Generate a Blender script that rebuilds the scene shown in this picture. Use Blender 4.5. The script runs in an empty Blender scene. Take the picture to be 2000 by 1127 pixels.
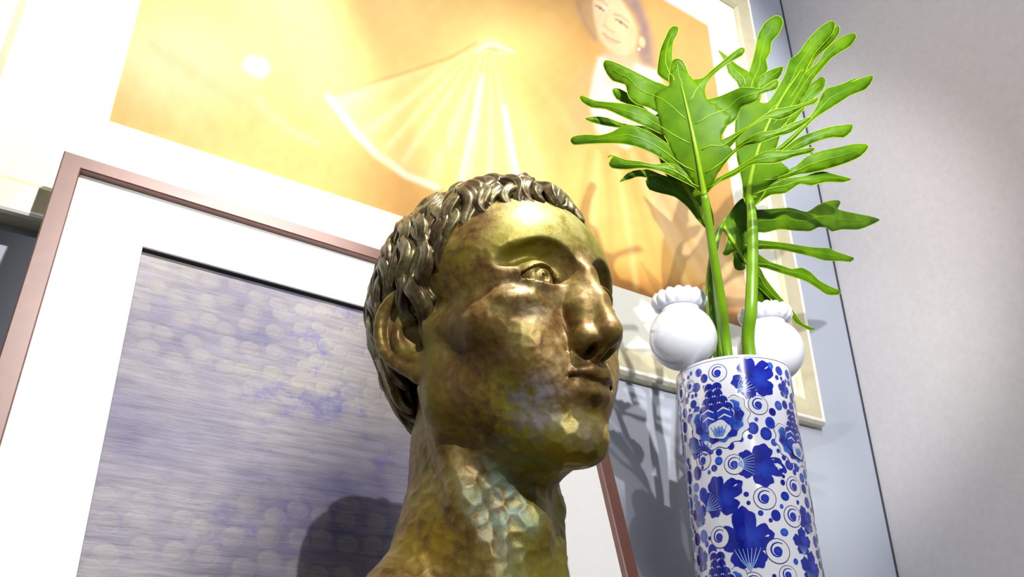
import bpy, bmesh, math, random
import numpy as np
from mathutils import Vector, Matrix
from mathutils.kdtree import KDTree
from mathutils.geometry import delaunay_2d_cdt

random.seed(4)
rng = np.random.default_rng(7)
S = bpy.context.scene
COL = S.collection

# ------------------------------------------------------------------ camera
CAM_Z = 1.10                       # camera height above the floor
F_PX = 1594.996                    # focal length for a 2000 x 1127 frame
R = np.array([[0.82526201, 0.24668677, 0.50802388],
              [-0.56472789, 0.36843587, 0.73846965],
              [-0.00500353, -0.89632619, 0.44336703]])   # world <- camera (x right, y down, z forward)
cam = bpy.data.objects.new('camera', bpy.data.cameras.new('camera'))
COL.objects.link(cam)
cam.data.sensor_width = 36.0
cam.data.lens = 36.0 * F_PX / 2000.0
cam.data.clip_start = 0.01
M = Matrix(((R[0, 0], -R[0, 1], -R[0, 2], 0), (R[1, 0], -R[1, 1], -R[1, 2], 0), (R[2, 0], -R[2, 1], -R[2, 2], CAM_Z), (0, 0, 0, 1)))
cam.matrix_world = M
S.camera = cam

# ------------------------------------------------------------------ light
S.view_settings.view_transform = 'Standard'
S.view_settings.look = 'None'
S.view_settings.gamma = 1.0
S.view_settings.use_curve_mapping = False
S.view_settings.exposure = 0.0
world = bpy.data.worlds.new('gallery_ambient')
S.world = world
world.use_nodes = True
world.node_tree.nodes['Background'].inputs[0].default_value = (0.93, 0.96, 1.0, 1)
world.node_tree.nodes['Background'].inputs[1].default_value = 0.20


CORNER_AIM = 1.6


def spot(name, loc, target, power, angle, blend, radius, colour=(1, 0.97, 0.92)):
    ld = bpy.data.lights.new(name, 'SPOT')
    ld.energy = power
    ld.spot_size = math.radians(angle)
    ld.spot_blend = blend
    ld.shadow_soft_size = radius
    ld.color = colour
    o = bpy.data.objects.new(name, ld)
    COL.objects.link(o)
    o.location = (loc[0], loc[1], loc[2] + CAM_Z)
    d = Vector((target[0] - loc[0], target[1] - loc[1], target[2] - loc[2]))
    o.rotation_euler = d.to_track_quat('-Z', 'Y').to_euler()
    return o


# spots, the last ones added as fills (heights are relative to the camera)
spot('key_spot', (-0.30, -1.5, 1.37), (0.64, 0.80, 0.36), 172, 31, 0.45, 0.014)
spot('low_spot', (0.15, -0.5, 0.70), (1.15, 1.0, 0.85), 125, 44, 0.5, 0.012)
spot('vase_spot', (-0.45, -1.0, 1.80), (0.95, 0.9, 0.55), 70, 31, 0.35, 0.014)
spot('bust_spot', (0.42, -0.15, 2.05), (0.31, 0.45, 0.28), 390, 13, 0.5, 0.02)
spot('painting_spot', (0.50, -0.33, 1.95), (0.22, 1.0, 1.22), 115, 48, 1.0, 0.022)
spot('added_right_fill', (1.0, -0.4, 1.95), (1.27, 1.0, 1.42), 85, 34, 0.9, 0.02)  # added fill that brightens the upper right of the painting and its mat
spot('added_mat_fill', (0.53, -0.33, 1.95), (-0.15, 1.0, 0.58), 245, 37, 0.45, 0.022)  # added fill for the left mats, set beside the painting spot
spot('added_wall_fill', (-0.5, -1.1, 1.95), (CORNER_AIM, 0.1, 1.15), 185, 72, 0.9, 0.30, (0.97, 0.98, 1.0))  # added soft fill for the right wall


# ------------------------------------------------------------------ helpers
def srgb(r, g, b):
    out = []
    for c in (r, g, b):
        c = c / 255.0
        out.append(c / 12.92 if c <= 0.04045 else ((c + 0.055) / 1.055) ** 2.4)
    return tuple(out) + (1.0,)


def ray(px, py):
    return R @ np.array([px - 1000.0, py - 563.5, F_PX])


def at_depth(px, py, d):
    r = ray(px, py)
    return Vector(r * d / F_PX) + Vector((0, 0, CAM_Z))


def project(P):
    """(N,3) points relative to the camera -> (N,2) coordinates on the 2000 x 1127 frame."""
    c = P @ R
    return np.stack([1000 + F_PX * c[:, 0] / c[:, 2], 563.5 + F_PX * c[:, 1] / c[:, 2]], 1)


def tag(o, label=None, cat=None, group=None, kind=None):
    if label: o['label'] = label
    if cat: o['category'] = cat
    if group: o['group'] = group
    if kind: o['kind'] = kind
    return o


def empty(name, loc=(0, 0, 0)):
    o = bpy.data.objects.new(name, None)
    o.empty_display_size = 0.05
    o.location = loc
    COL.objects.link(o)
    return o


def mesh_obj(name, verts, faces, mat, parent=None, smooth=True):
    me = bpy.data.meshes.new(name)
    me.from_pydata([tuple(v) for v in verts], [], [tuple(f) for f in faces])
    me.update()
    if smooth:
        me.polygons.foreach_set('use_smooth', [True] * len(me.polygons))
    if mat: me.materials.append(mat)
    o = bpy.data.objects.new(name, me)
    COL.objects.link(o)
    if parent:
        o.parent = parent
        o.matrix_parent_inverse = Matrix.Translation(-Vector(parent.location)) if parent.rotation_euler.to_quaternion().angle < 1e-6 else parent.matrix_world.inverted()
    return o


def bm_obj(name, bm, mat, parent=None, smooth=False):
    me = bpy.data.meshes.new(name)
    bmesh.ops.recalc_face_normals(bm, faces=bm.faces)
    bm.to_mesh(me)
    bm.free()
    if smooth:
        me.polygons.foreach_set('use_smooth', [True] * len(me.polygons))
    if mat: me.materials.append(mat)
    o = bpy.data.objects.new(name, me)
    COL.objects.link(o)
    if parent: o.parent = parent
    return o


def add_box(bm, lo, hi, bevel=0.0):
    r = bmesh.ops.create_cube(bm, size=1.0)
    for v in r['verts']:
        v.co = Vector([lo[i] + (v.co[i] + 0.5) * (hi[i] - lo[i]) for i in range(3)])
    if bevel > 0:
        es = list({e for v in r['verts'] for e in v.link_edges})
        bmesh.ops.bevel(bm, geom=es, offset=bevel, segments=2, affect='EDGES', profile=0.5)


def tube(points, radii, seg=10, flat=1.0, up=None):
    """Swept tube with end caps; returns verts, faces."""
    pts = [Vector(p) for p in points]
    n = len(pts)
    V, Fc = [], []
    prev = None
    for i, p in enumerate(pts):
        t = (pts[min(i + 1, n - 1)] - pts[max(i - 1, 0)]).normalized()
        if prev is None:
            a = Vector(up) if up is not None else (Vector((0, 0, 1)) if abs(t.z) < 0.9 else Vector((1, 0, 0)))
        else:
            a = prev
        u = (a - t * a.dot(t)).normalized()
        prev = u
        w = t.cross(u)
        for k in range(seg):
            ang = 2 * math.pi * k / seg
            V.append(p + (u * math.cos(ang) * flat + w * math.sin(ang)) * radii[i])
    for i in range(n - 1):
        for k in range(seg):
            k2 = (k + 1) % seg
            Fc.append((i * seg + k, i * seg + k2, (i + 1) * seg + k2, (i + 1) * seg + k))
    Fc.append(tuple(range(seg - 1, -1, -1)))
    Fc.append(tuple((n - 1) * seg + k for k in range(seg)))
    return V, Fc


def smooth_path(pts, n):
    """Catmull-Rom through the points, n samples."""
    P = [np.array(p, float) for p in pts]
    P = [2 * P[0] - P[1]] + P + [2 * P[-1] - P[-2]]
    out = []
    m = len(P) - 3
    for i in range(n):
        x = i / (n - 1) * m
        j = min(int(x), m - 1)
        t = x - j
        a, b, c, d = P[j:j + 4]
        out.append(0.5 * ((2 * b) + (c - a) * t + (2 * a - 5 * b + 4 * c - d) * t * t + (3 * b - a - 3 * c + d) * t ** 3))
    return out


# ------------------------------------------------------------------ materials
def mat_nodes(name):
    m = bpy.data.materials.new(name)
    m.use_nodes = True
    nt = m.node_tree
    return m, nt, nt.nodes['Principled BSDF']


def N(nt, kind, **kw):
    n = nt.nodes.new(kind)
    for k, v in kw.items():
        if k.startswith('i_'):
            key = k[2:]
            key = int(key) if key.isdigit() else key.replace('_', ' ')
            n.inputs[key].default_value = v
        else:
            setattr(n, k, v)
    return n


def ramp(nt, stops):
    r = nt.nodes.new('ShaderNodeValToRGB')
    e = r.color_ramp.elements
    e[0].position, e[0].color = stops[0]
    e[1].position, e[1].color = stops[-1]
    for p, c in stops[1:-1]:
        x = e.new(p)
        x.color = c
    return r


def plain(name, c, rough=0.5, metal=0.0, noise=0.0, scale=30.0, bump=0.0, coat=0.0):
    m, nt, b = mat_nodes(name)
    b.inputs['Roughness'].default_value = rough
    b.inputs['Metallic'].default_value = metal
    b.inputs['Coat Weight'].default_value = coat
    b.inputs['Coat Roughness'].default_value = 0.05
    tc = N(nt, 'ShaderNodeTexCoord')
    nz = N(nt, 'ShaderNodeTexNoise', i_Scale=scale, i_Detail=5.0)
    nt.links.new(tc.outputs['Object'], nz.inputs['Vector'])
    lo = tuple(max(0, x * (1 - noise)) for x in c[:3]) + (1,)
    hi = tuple(min(1, x * (1 + noise)) for x in c[:3]) + (1,)
    rp = ramp(nt, [(0.3, lo), (0.7, hi)])
    nt.links.new(nz.outputs['Fac'], rp.inputs['Fac'])
    nt.links.new(rp.outputs['Color'], b.inputs['Base Color'])
    if bump > 0:
        bp = N(nt, 'ShaderNodeBump', i_Strength=bump, i_Distance=0.002)
        nt.links.new(nz.outputs['Fac'], bp.inputs['Height'])
        nt.links.new(bp.outputs['Normal'], b.inputs['Normal'])
    return m


def glass_mat(name):
    m, nt, b = mat_nodes(name)
    nt.nodes.remove(b)
    out = nt.nodes['Material Output']
    tr = N(nt, 'ShaderNodeBsdfTransparent')
    gl = N(nt, 'ShaderNodeBsdfGlossy', i_Roughness=0.015)
    lw = N(nt, 'ShaderNodeLayerWeight', i_Blend=0.5)
    pw = N(nt, 'ShaderNodeMath', operation='POWER'); pw.inputs[1].default_value = 5.0
    fr = N(nt, 'ShaderNodeMath', operation='MULTIPLY_ADD'); fr.inputs[1].default_value = 0.9; fr.inputs[2].default_value = 0.05
    nt.links.new(lw.outputs['Facing'], pw.inputs[0]); nt.links.new(pw.outputs[0], fr.inputs[0])
    mx = N(nt, 'ShaderNodeMixShader')
    nt.links.new(fr.outputs[0], mx.inputs[0])
    nt.links.new(tr.outputs[0], mx.inputs[1])
    nt.links.new(gl.outputs[0], mx.inputs[2])
    nt.links.new(mx.outputs[0], out.inputs['Surface'])
    return m


MAT = {}
MAT['wall_back'] = plain('back_wall_paint', srgb(172, 179, 194), 0.75, 0, 0.03, 6, 0.05)
MAT['wall_right'] = plain('right_wall_paint', srgb(190, 188, 192), 0.8, 0, 0.04, 90, 0.08)
MAT['ceiling'] = plain('ceiling_paint', srgb(225, 225, 225), 0.8, 0, 0.02, 6)
MAT['floor'] = plain('floor_stone', srgb(120, 112, 105), 0.5, 0, 0.1, 5)
MAT['gap'] = plain('dark_joint', srgb(60, 62, 75), 0.9)
MAT['table'] = plain('dark_walnut', srgb(84, 60, 46), 0.4, 0, 0.25, 18)
MAT['mat_big'] = plain('cream_mat_board', srgb(236, 236, 226), 0.85, 0, 0.01, 200)
MAT['mat_small'] = plain('white_mat_board', srgb(240, 240, 240), 0.85, 0, 0.01, 200)
MAT['champagne'] = plain('champagne_moulding', srgb(208, 201, 170), 0.38, 0.25, 0.06, 40, 0.03)
MAT['bead'] = plain('bead_highlight_paint', srgb(240, 238, 232), 0.3, 0.1, 0.02, 40)  # highlight along the moulding edge, put into a near-white colour
MAT['brown_frame'] = plain('satin_brown_frame', srgb(104, 60, 48), 0.45, 0.1, 0.12, 60, 0.03, 1.0)
MAT['brown_frame'].node_tree.nodes['Principled BSDF'].inputs['Coat Roughness'].default_value = 0.38
MAT['backing'] = plain('kraft_backing', srgb(120, 96, 70), 0.9)
MAT['window_edge'] = plain('dark_inner_edge', srgb(44, 42, 52), 0.7)
MAT['glass'] = glass_mat('picture_glass')
MAT['porcelain'] = plain('white_porcelain', srgb(206, 209, 221), 0.12, 0, 0.01, 10, 0, 0.6)
MAT['black_stone'] = plain('black_plinth_stone', srgb(30, 29, 28), 0.3, 0, 0.2, 12)

# ------------------------------------------------------------------ room
def structure(name, lo, hi, mat):
    bm = bmesh.new()
    add_box(bm, lo, hi)
    return tag(bm_obj(name, bm, mat), kind='structure')


WALL_Y, CORNER_X = 1.0, 1.639
structure('wall_back', (-2.4, WALL_Y, 0), (CORNER_X - 0.004, WALL_Y + 0.1, 3.3), MAT['wall_back'])
structure('wall_right', (CORNER_X, -2.6, 0), (CORNER_X + 0.1, WALL_Y + 0.1, 3.3), MAT['wall_right'])
structure('floor', (-2.4, -2.6, -0.1), (CORNER_X + 0.1, WALL_Y + 0.1, 0), MAT['floor'])
structure('ceiling', (-2.4, -2.6, 3.3), (CORNER_X + 0.1, WALL_Y + 0.1, 3.4), MAT['ceiling'])
structure('trim_1', (CORNER_X - 0.006, WALL_Y - 0.0015, 0), (CORNER_X + 0.001, WALL_Y + 0.01, 3.3), MAT['gap'])

# ------------------------------------------------------------------ console table (below the frame)
TABLE_Z = 0.85
tb = empty('console_table', (0.55, 0.55, 0))
tag(tb, 'dark walnut console table carrying the bust, the vase and the leaning picture', 'table')
bm = bmesh.new(); add_box(bm, (-0.75, -0.30, 0.81), (0.75, 0.43, 0.85), 0.004)
bm_obj('tabletop', bm, MAT['table'], tb)
bm = bmesh.new(); add_box(bm, (-0.68, -0.25, 0.73), (0.68, 0.40, 0.81), 0.003)
bm_obj('apron', bm, MAT['table'], tb)
for sx in (-0.67, 0.61):
    for sy in (-0.24, 0.33):
        bm = bmesh.new(); add_box(bm, (sx, sy, 0), (sx + 0.06, sy + 0.06, 0.73), 0.003)
        bm_obj('leg', bm, MAT['table'], tb)


# ------------------------------------------------------------------ picture frames
def rail(profile, a, b, ina, inb, place):
    """A mitred frame member. profile: list of (w, d): w = distance inward from the outer edge, d = height above the back.
    a, b: outer corners (2D); ina, inb: unit inward vectors at each corner (scaled so that w runs perpendicular)."""
    V, Fc = [], []
    n = len(profile)
    for c, i in ((a, ina), (b, inb)):
        for w, d in profile:
            V.append(place(c[0] + i[0] * w, c[1] + i[1] * w, d))
    for k in range(n):
        k2 = (k + 1) % n
        Fc.append((k, k2, n + k2, n + k))
    Fc.append(tuple(range(n)))
    Fc.append(tuple(range(2 * n - 1, n - 1, -1)))
    return V, Fc


def frame(parent, x0, x1, z0, z1, profile, mat, place, name='frame_rail', bead=None, bead_mat=None):
    cs = [(x0, z0), (x1, z0), (x1, z1), (x0, z1)]
    ins = [(1, 1), (-1, 1), (-1, -1), (1, -1)]
    for k in range(4):
        k2 = (k + 1) % 4
        V, Fc = rail(profile, cs[k], cs[k2], ins[k], ins[k2], place)
        o = mesh_obj(name, V, Fc, mat, None, smooth=False)
        bm = bmesh.new(); bm.from_mesh(o.data); bmesh.ops.recalc_face_normals(bm, faces=bm.faces); bm.to_mesh(o.data); bm.free()
        o.parent = parent
        if bead:
            V, Fc = rail(bead, cs[k], cs[k2], ins[k], ins[k2], place)
            q = mesh_obj('edge_bead', V, Fc, bead_mat, None, smooth=False)
            bm = bmesh.new(); bm.from_mesh(q.data); bmesh.ops.recalc_face_normals(bm, faces=bm.faces); bm.to_mesh(q.data); bm.free()
            q.parent = o
    return


def ring_sheet(x0, x1, z0, z1, ax0, ax1, az0, az1, place, d0, d1, bevel=0.004):
    """A mat board with a bevelled window."""
    V = []
    for (a, b, c, e, d) in ((x0, x1, z0, z1, d1), (ax0 - bevel, ax1 + bevel, az0 - bevel, az1 + bevel, d1), (ax0, ax1, az0, az1, d0)):
        V += [place(a, c, d), place(b, c, d), place(b, e, d), place(a, e, d)]
    Fc = []
    for r in range(2):
        for k in range(4):
            k2 = (k + 1) % 4
            Fc.append((r * 4 + k, r * 4 + k2, r * 4 + 4 + k2, r * 4 + 4 + k))
    return V, Fc


def sheet(x0, x1, z0, z1, d, place):
    return [place(x0, z0, d), place(x1, z0, d), place(x1, z1, d), place(x0, z1, d)], [(0, 1, 2, 3)]


# ---- large painting hung on the wall: positions on the wall are relative to the camera height
pt = empty('framed_painting', (0.68, WALL_Y, CAM_Z + 0.47))
tag(pt, 'large golden painting of a dancing woman in champagne frame on the wall', 'painting')


def on_wall(x, z, d):
    return Vector((x - 0.68, -d, z - 0.47))


FX0, FX1, FZ0, FZ1 = -0.128, 1.452, 0.487, 1.672          # outer edge of the frame (bottom edge 0.487 above the camera)
prof = [(0.0, 0.0), (0.0, 0.020), (0.006, 0.026), (0.012, 0.026), (0.048, 0.019), (0.056, 0.013), (0.056, 0.0)]
frame(pt, FX0, FX1, FZ0, FZ1, prof, MAT['champagne'], on_wall,
      bead=[(0.003, 0.0230), (0.005, 0.0275), (0.0085, 0.0285), (0.0115, 0.0265), (0.0115, 0.024)], bead_mat=MAT['bead'])
AX0, AX1, AZ0, AZ1 = 0.053, 1.285, 0.665, 1.497           # the painted area
V, Fc = ring_sheet(FX0 + 0.05, FX1 - 0.05, FZ0 + 0.05, FZ1 - 0.05, AX0, AX1, AZ0, AZ1, on_wall, 0.006, 0.0095, 0.003)
mesh_obj('mat_board', V, Fc, MAT['mat_big'], None, False).parent = pt
bm = bmesh.new(); add_box(bm, (FX0 + 0.02 - 0.68, -0.0045, FZ0 + 0.02 - 0.47), (FX1 - 0.02 - 0.68, -0.0005, FZ1 - 0.02 - 0.47))
bm_obj('backing_board', bm, MAT['backing'], pt)
V, Fc = sheet(FX0 + 0.05, FX1 - 0.05, FZ0 + 0.05, FZ1 - 0.05, 0.0115, on_wall)
mesh_obj('glass', V, Fc, MAT['glass'], None, False).parent = pt


# ---- the painted image, as colours on a fine grid of the canvas (a flat print)
def seg_dist(P, a, b):
    a = np.array(a, float); b = np.array(b, float)
    ab = b - a
    t = np.clip(((P - a) @ ab) / max(ab @ ab, 1e-9), 0, 1)
    return np.linalg.norm(P - a - t[:, None] * ab, axis=1)


def poly_sd(P, poly):
    n = len(poly)
    d = np.full(len(P), 1e9)
    inside = np.zeros(len(P), bool)
    for i in range(n):
        a, b = poly[i], poly[(i + 1) % n]
        d = np.minimum(d, seg_dist(P, a, b))
        c = (a[1] > P[:, 1]) != (b[1] > P[:, 1])
        with np.errstate(divide='ignore', invalid='ignore'):
            xi = (b[0] - a[0]) * (P[:, 1] - a[1]) / ((b[1] - a[1]) if b[1] != a[1] else 1e-9) + a[0]
        inside ^= c & (P[:, 0] < xi)
    return np.where(inside, -d, d)


def sstep(x, a, b):
    t = np.clip((x - a) / (b - a), 0, 1)
    return t * t * (3 - 2 * t)


def vnoise(P, scale, seed=0):
    """Smooth value noise in 2D."""
    g = np.random.default_rng(seed).random((97, 97))
    q = P / scale
    i = np.floor(q).astype(int)
    f = q - i
    f = f * f * (3 - 2 * f)
    x, y = i[:, 0] % 96, i[:, 1] % 96
    return (g[x, y] * (1 - f[:, 0]) * (1 - f[:, 1]) + g[x + 1, y] * f[:, 0] * (1 - f[:, 1])
            + g[x, y + 1] * (1 - f[:, 0]) * f[:, 1] + g[x + 1, y + 1] * f[:, 0] * f[:, 1])


class Paint:
    def __init__(s, P, base):
        s.P = P
        s.C = np.tile(np.array(base, float), (len(P), 1))

    def lay(s, mask, colour):
        m = np.clip(mask, 0, 1)[:, None]
        s.C = s.C * (1 - m) + np.array(colour, float) * m

    def poly(s, pts, colour, soft=6, alpha=1.0):
        s.lay(alpha * (1 - sstep(poly_sd(s.P, pts), -soft, soft)), colour)

    def blob(s, c, rx, ry, rot, colour, alpha=1.0, hard=0.0):
        q = s.P - np.array(c)
        ca, sa = math.cos(math.radians(rot)), math.sin(math.radians(rot))
        u = (q[:, 0] * ca + q[:, 1] * sa) / rx
        v = (-q[:, 0] * sa + q[:, 1] * ca) / ry
        d = np.sqrt(u * u + v * v)
        s.lay(alpha * (1 - sstep(d, hard, 1.0)), colour)

    def line(s, pts, w, colour, alpha=1.0):
        d = np.full(len(s.P), 1e9)
        for a, b in zip(pts[:-1], pts[1:]):
            d = np.minimum(d, seg_dist(s.P, a, b))
        s.lay(alpha * (1 - sstep(d, 0, w)), colour)


xs = np.concatenate([np.linspace(AX0, 0.80, 300)[:-1], np.linspace(0.80, 1.08, 230)[:-1], np.linspace(1.08, AX1, 90)])
zs = np.concatenate([np.linspace(AZ0, 1.20, 260)[:-1], np.linspace(1.20, AZ1, 220)])
GX, GZ = np.meshgrid(xs, zs, indexing='ij')
W3 = np.stack([GX.ravel(), np.full(GX.size, WALL_Y - 0.006), GZ.ravel()], 1)
P2 = project(W3)
pa = Paint(P2, (214, 164, 92))
n1, n2, n3 = vnoise(P2, 170, 1), vnoise(P2, 60, 2), vnoise(P2, 14, 3)
pa.lay(0.55 * n1, (224, 176, 106))
pa.lay(0.25 * n2, (200, 132, 50))
# pale yellow area behind the dancer, rosy left side
pa.blob((760, 60), 640, 300, 12, (250, 222, 140), 0.75)
pa.blob((330, 120), 260, 170, 20, (236, 205, 170), 0.65)
pa.line([(300, 90), (420, 170), (520, 230), (640, 285)], 26, (205, 150, 105), 0.35)
pa.line([(500, 190), (560, 250), (620, 280)], 14, (240, 208, 150), 0.35)
# dark floor of the picture
pa.poly([(1100, 440), (1200, 470), (1330, 470), (1480, 520), (1520, 700), (1100, 640)], (176, 112, 30), 60, 0.75)
pa.poly([(1190, 560), (1300, 560), (1480, 600), (1520, 720), (1150, 640)], (120, 78, 24), 40, 0.75)
# wide veil / skirt held out to the left
fan = [(640, 186), (700, 168), (790, 140), (880, 110), (925, 84), (965, 72), (1002, 98), (985, 130), (1040, 260), (1090, 420), (1010, 430), (900, 385), (850, 365), (790, 340), (735, 300), (690, 255), (660, 215)]
pa.poly(fan, (244, 216, 146), 10, 0.62)
pa.poly([(880, 130), (960, 90), (1000, 110), (1060, 300), (1130, 470), (1000, 440), (870, 370), (890, 250)], (240, 205, 120), 25, 0.6)
ang = np.arctan2(P2[:, 0] - 955, P2[:, 1] - 60)
rad = np.hypot(P2[:, 0] - 955, P2[:, 1] - 60)
fold = 0.5 + 0.5 * np.sin(ang * 34 + 1.3 * np.sin(ang * 9) + rad * 0.004)
infan = 1 - sstep(poly_sd(P2, fan), -25, 5)
pa.lay(infan * sstep(fold, 0.55, 1.0) * 0.22, (255, 250, 225))
pa.lay(infan * sstep(1 - fold, 0.7, 1.0) * 0.14, (226, 178, 90))
pa.line([(642, 188), (662, 216), (692, 256), (737, 302), (792, 342), (852, 366)], 13, (255, 250, 235), 0.75)
pa.line([(645, 186), (790, 142), (880, 112), (930, 84)], 7, (224, 170, 96), 0.7)
pa.line([(985, 210), (996, 270), (1012, 350)], 9, (255, 250, 228), 0.9)
pa.line([(940, 150), (925, 240), (900, 350)], 12, (255, 246, 214), 0.6)
pa.line([(862, 220), (868, 290), (880, 360)], 12, (228, 182, 96), 0.4)
pa.line([(690, 200), (760, 330)], 14, (240, 200, 120), 0.3)
# hand with the cloth
pa.blob((962, 88), 40, 22, 15, (244, 205, 150), 0.8, 0.2)
pa.line([(930, 100), (960, 84), (1003, 102)], 7, (255, 240, 210), 0.7)
pa.line([(950, 94), (972, 98)], 5, (226, 165, 105), 0.6)
# full skirt falling under the waist
pa.poly([(1140, 250), (1230, 260), (1300, 330), (1460, 560), (1330, 560), (1180, 520), (1080, 440), (1090, 330)], (238, 190, 104), 30, 0.7)
pa.poly([(1250, 320), (1330, 360), (1470, 560), (1480, 640), (1380, 560), (1290, 450)], (232, 196, 150), 18, 0.75)
for k in range(9):
    x0 = 1150 + k * 17
    pa.line([(x0, 300), (x0 - 20 + k * 14, 420), (x0 - 60 + k * 34, 560)], 12, (246, 220, 158) if k % 2 else (210, 154, 76), 0.38)
# arm, bodice
pa.poly([(1128, 140), (1165, 118), (1160, 180), (1150, 250), (1130, 300), (1108, 250), (1112, 180)], (235, 178, 118), 12, 0.75)
pa.line([(1120, 250), (1060, 170), (1005, 110)], 18, (240, 192, 120), 0.55)
bod = [(1168, 112), (1200, 100), (1262, 128), (1290, 140), (1300, 200), (1275, 260), (1225, 292), (1165, 258), (1150, 200), (1158, 150)]
pa.poly(bod, (246, 230, 220), 8, 0.95)
inb = 1 - sstep(poly_sd(P2, bod), -8, 2)
pa.lay(inb * 0.5 * sstep(n3, 0.55, 0.8), (214, 184, 170))
pa.lay(inb * 0.4 * sstep(vnoise(P2, 9, 8), 0.6, 0.85), (255, 255, 252))
# hair, neck, face; their pale colours include the glare lying over them
pa.poly([(1128, -60), (1122, 12), (1134, 45), (1154, 74), (1168, 84), (1172, 40), (1170, -10), (1180, -60)], (196, 156, 112), 11, 0.85)
pa.poly([(1190, -70), (1214, -2), (1238, 30), (1248, 70), (1242, 112), (1258, 128), (1280, 132), (1276, 92), (1270, 50), (1254, 8), (1236, -40)], (158, 130, 120), 11, 0.88)
pa.line([(1240, 10), (1258, 50), (1262, 100)], 12, (142, 116, 112), 0.55)
pa.line([(1128, 5), (1142, 45), (1162, 76)], 8, (180, 142, 106), 0.5)
pa.poly([(1184, 90), (1240, 96), (1250, 118), (1232, 140), (1196, 126), (1176, 106)], (232, 184, 140), 9, 0.85)
pa.poly([(1166, -50), (1158, -10), (1158, 14), (1162, 46), (1171, 76), (1185, 94), (1205, 106), (1225, 108), (1239, 97), (1245, 70), (1242, 50), (1230, 24), (1212, -2), (1196, -50)], (240, 206, 162), 5, 0.95)
pa.blob((1236, 66), 22, 50, 10, (226, 176, 124), 0.45)
pa.blob((1180, 6), 26, 34, 20, (248, 222, 190), 0.5)
pa.blob((1176, 52), 15, 15, 0, (246, 206, 172), 0.4)
pa.blob((1222, 72), 18, 15, 0, (244, 194, 156), 0.35)
pa.line([(1166, -2), (1176, 1), (1186, 10)], 4.5, (196, 158, 118), 0.6)
pa.line([(1200, 28), (1213, 31), (1228, 43)], 4.5, (190, 152, 120), 0.6)
pa.line([(1164, 11), (1171, 14), (1179, 21)], 4.5, (164, 132, 104), 0.75)
pa.line([(1203, 38), (1211, 41), (1225, 53)], 4.8, (164, 132, 108), 0.75)
pa.blob((1172, 16), 5, 4, 40, (128, 104, 92), 0.7, 0.2)
pa.blob((1212, 44), 5.5, 4.5, 40, (128, 104, 92), 0.7, 0.2)
pa.line([(1190, 22), (1184, 38), (1179, 49)], 5, (232, 190, 140), 0.5)
pa.line([(1180, 49), (1188, 57), (1199, 63)], 4.5, (214, 164, 124), 0.65)
pa.line([(1178, 65), (1186, 72), (1195, 77), (1210, 83)], 4.0, (206, 146, 116), 0.7)
pa.line([(1183, 73), (1193, 81), (1204, 85)], 4.5, (228, 172, 134), 0.6)
pa.blob((1254, 82), 9, 15, -12, (240, 196, 146), 0.95, 0.4)
pa.blob((1248, 96), 4, 4, 0, (250, 242, 226), 0.9, 0.5)
C = np.clip(pa.C + (n3[:, None] - 0.5) * 7, 0, 255) / 255.0
C = np.where(C <= 0.04045, C / 12.92, ((C + 0.055) / 1.055) ** 2.4)
nx, nz_ = len(xs), len(zs)
idx = np.arange(nx * nz_).reshape(nx, nz_)
quads = np.stack([idx[:-1, :-1], idx[1:, :-1], idx[1:, 1:], idx[:-1, 1:]], -1).reshape(-1, 4)


def np_mesh(name, V, Q, mat, parent=None, smooth=True, colours=None):
    me = bpy.data.meshes.new(name)
    me.vertices.add(len(V)); me.vertices.foreach_set('co', np.asarray(V, np.float32).ravel())
    k = Q.shape[1]
    me.loops.add(Q.size); me.loops.foreach_set('vertex_index', Q.astype(np.int32).ravel())
    me.polygons.add(len(Q)); me.polygons.foreach_set('loop_start', np.arange(0, Q.size, k, dtype=np.int32))
    me.update(calc_edges=True); me.validate()
    me.polygons.foreach_set('use_smooth', np.full(len(me.polygons), smooth))
    if colours is not None:
        at = me.color_attributes.new('paint', 'FLOAT_COLOR', 'POINT')
        at.data.foreach_set('color', np.concatenate([colours, np.ones((len(colours), 1))], 1).astype(np.float32).ravel())
    me.materials.append(mat)
    o = bpy.data.objects.new(name, me)
    COL.objects.link(o)
    if parent: o.parent = parent
    return o


def attr_mat(name, rough, coat=0.0, bump=0.0, scale=300):
    m, nt, b = mat_nodes(name)
    a = N(nt, 'ShaderNodeVertexColor', layer_name='paint')
    nt.links.new(a.outputs['Color'], b.inputs['Base Color'])
    b.inputs['Roughness'].default_value = rough
    b.inputs['Coat Weight'].default_value = coat
    b.inputs['Coat Roughness'].default_value = 0.04
    if bump:
        tc = N(nt, 'ShaderNodeTexCoord')
        nz = N(nt, 'ShaderNodeTexNoise', i_Scale=scale, i_Detail=3.0)
        bp = N(nt, 'ShaderNodeBump', i_Strength=bump, i_Distance=0.001)
        nt.links.new(tc.outputs['Object'], nz.inputs['Vector'])
        nt.links.new(nz.outputs['Fac'], bp.inputs['Height'])
        nt.links.new(bp.outputs['Normal'], b.inputs['Normal'])
    return m


MAT['canvas'] = attr_mat('painted_canvas', 0.7, 0, 0.15, 500)
np_mesh('canvas', np.stack([GX.ravel() - 0.68, np.full(GX.size, -0.006), GZ.ravel() - 0.47], 1), quads, MAT['canvas'], pt, True, C)

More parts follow.
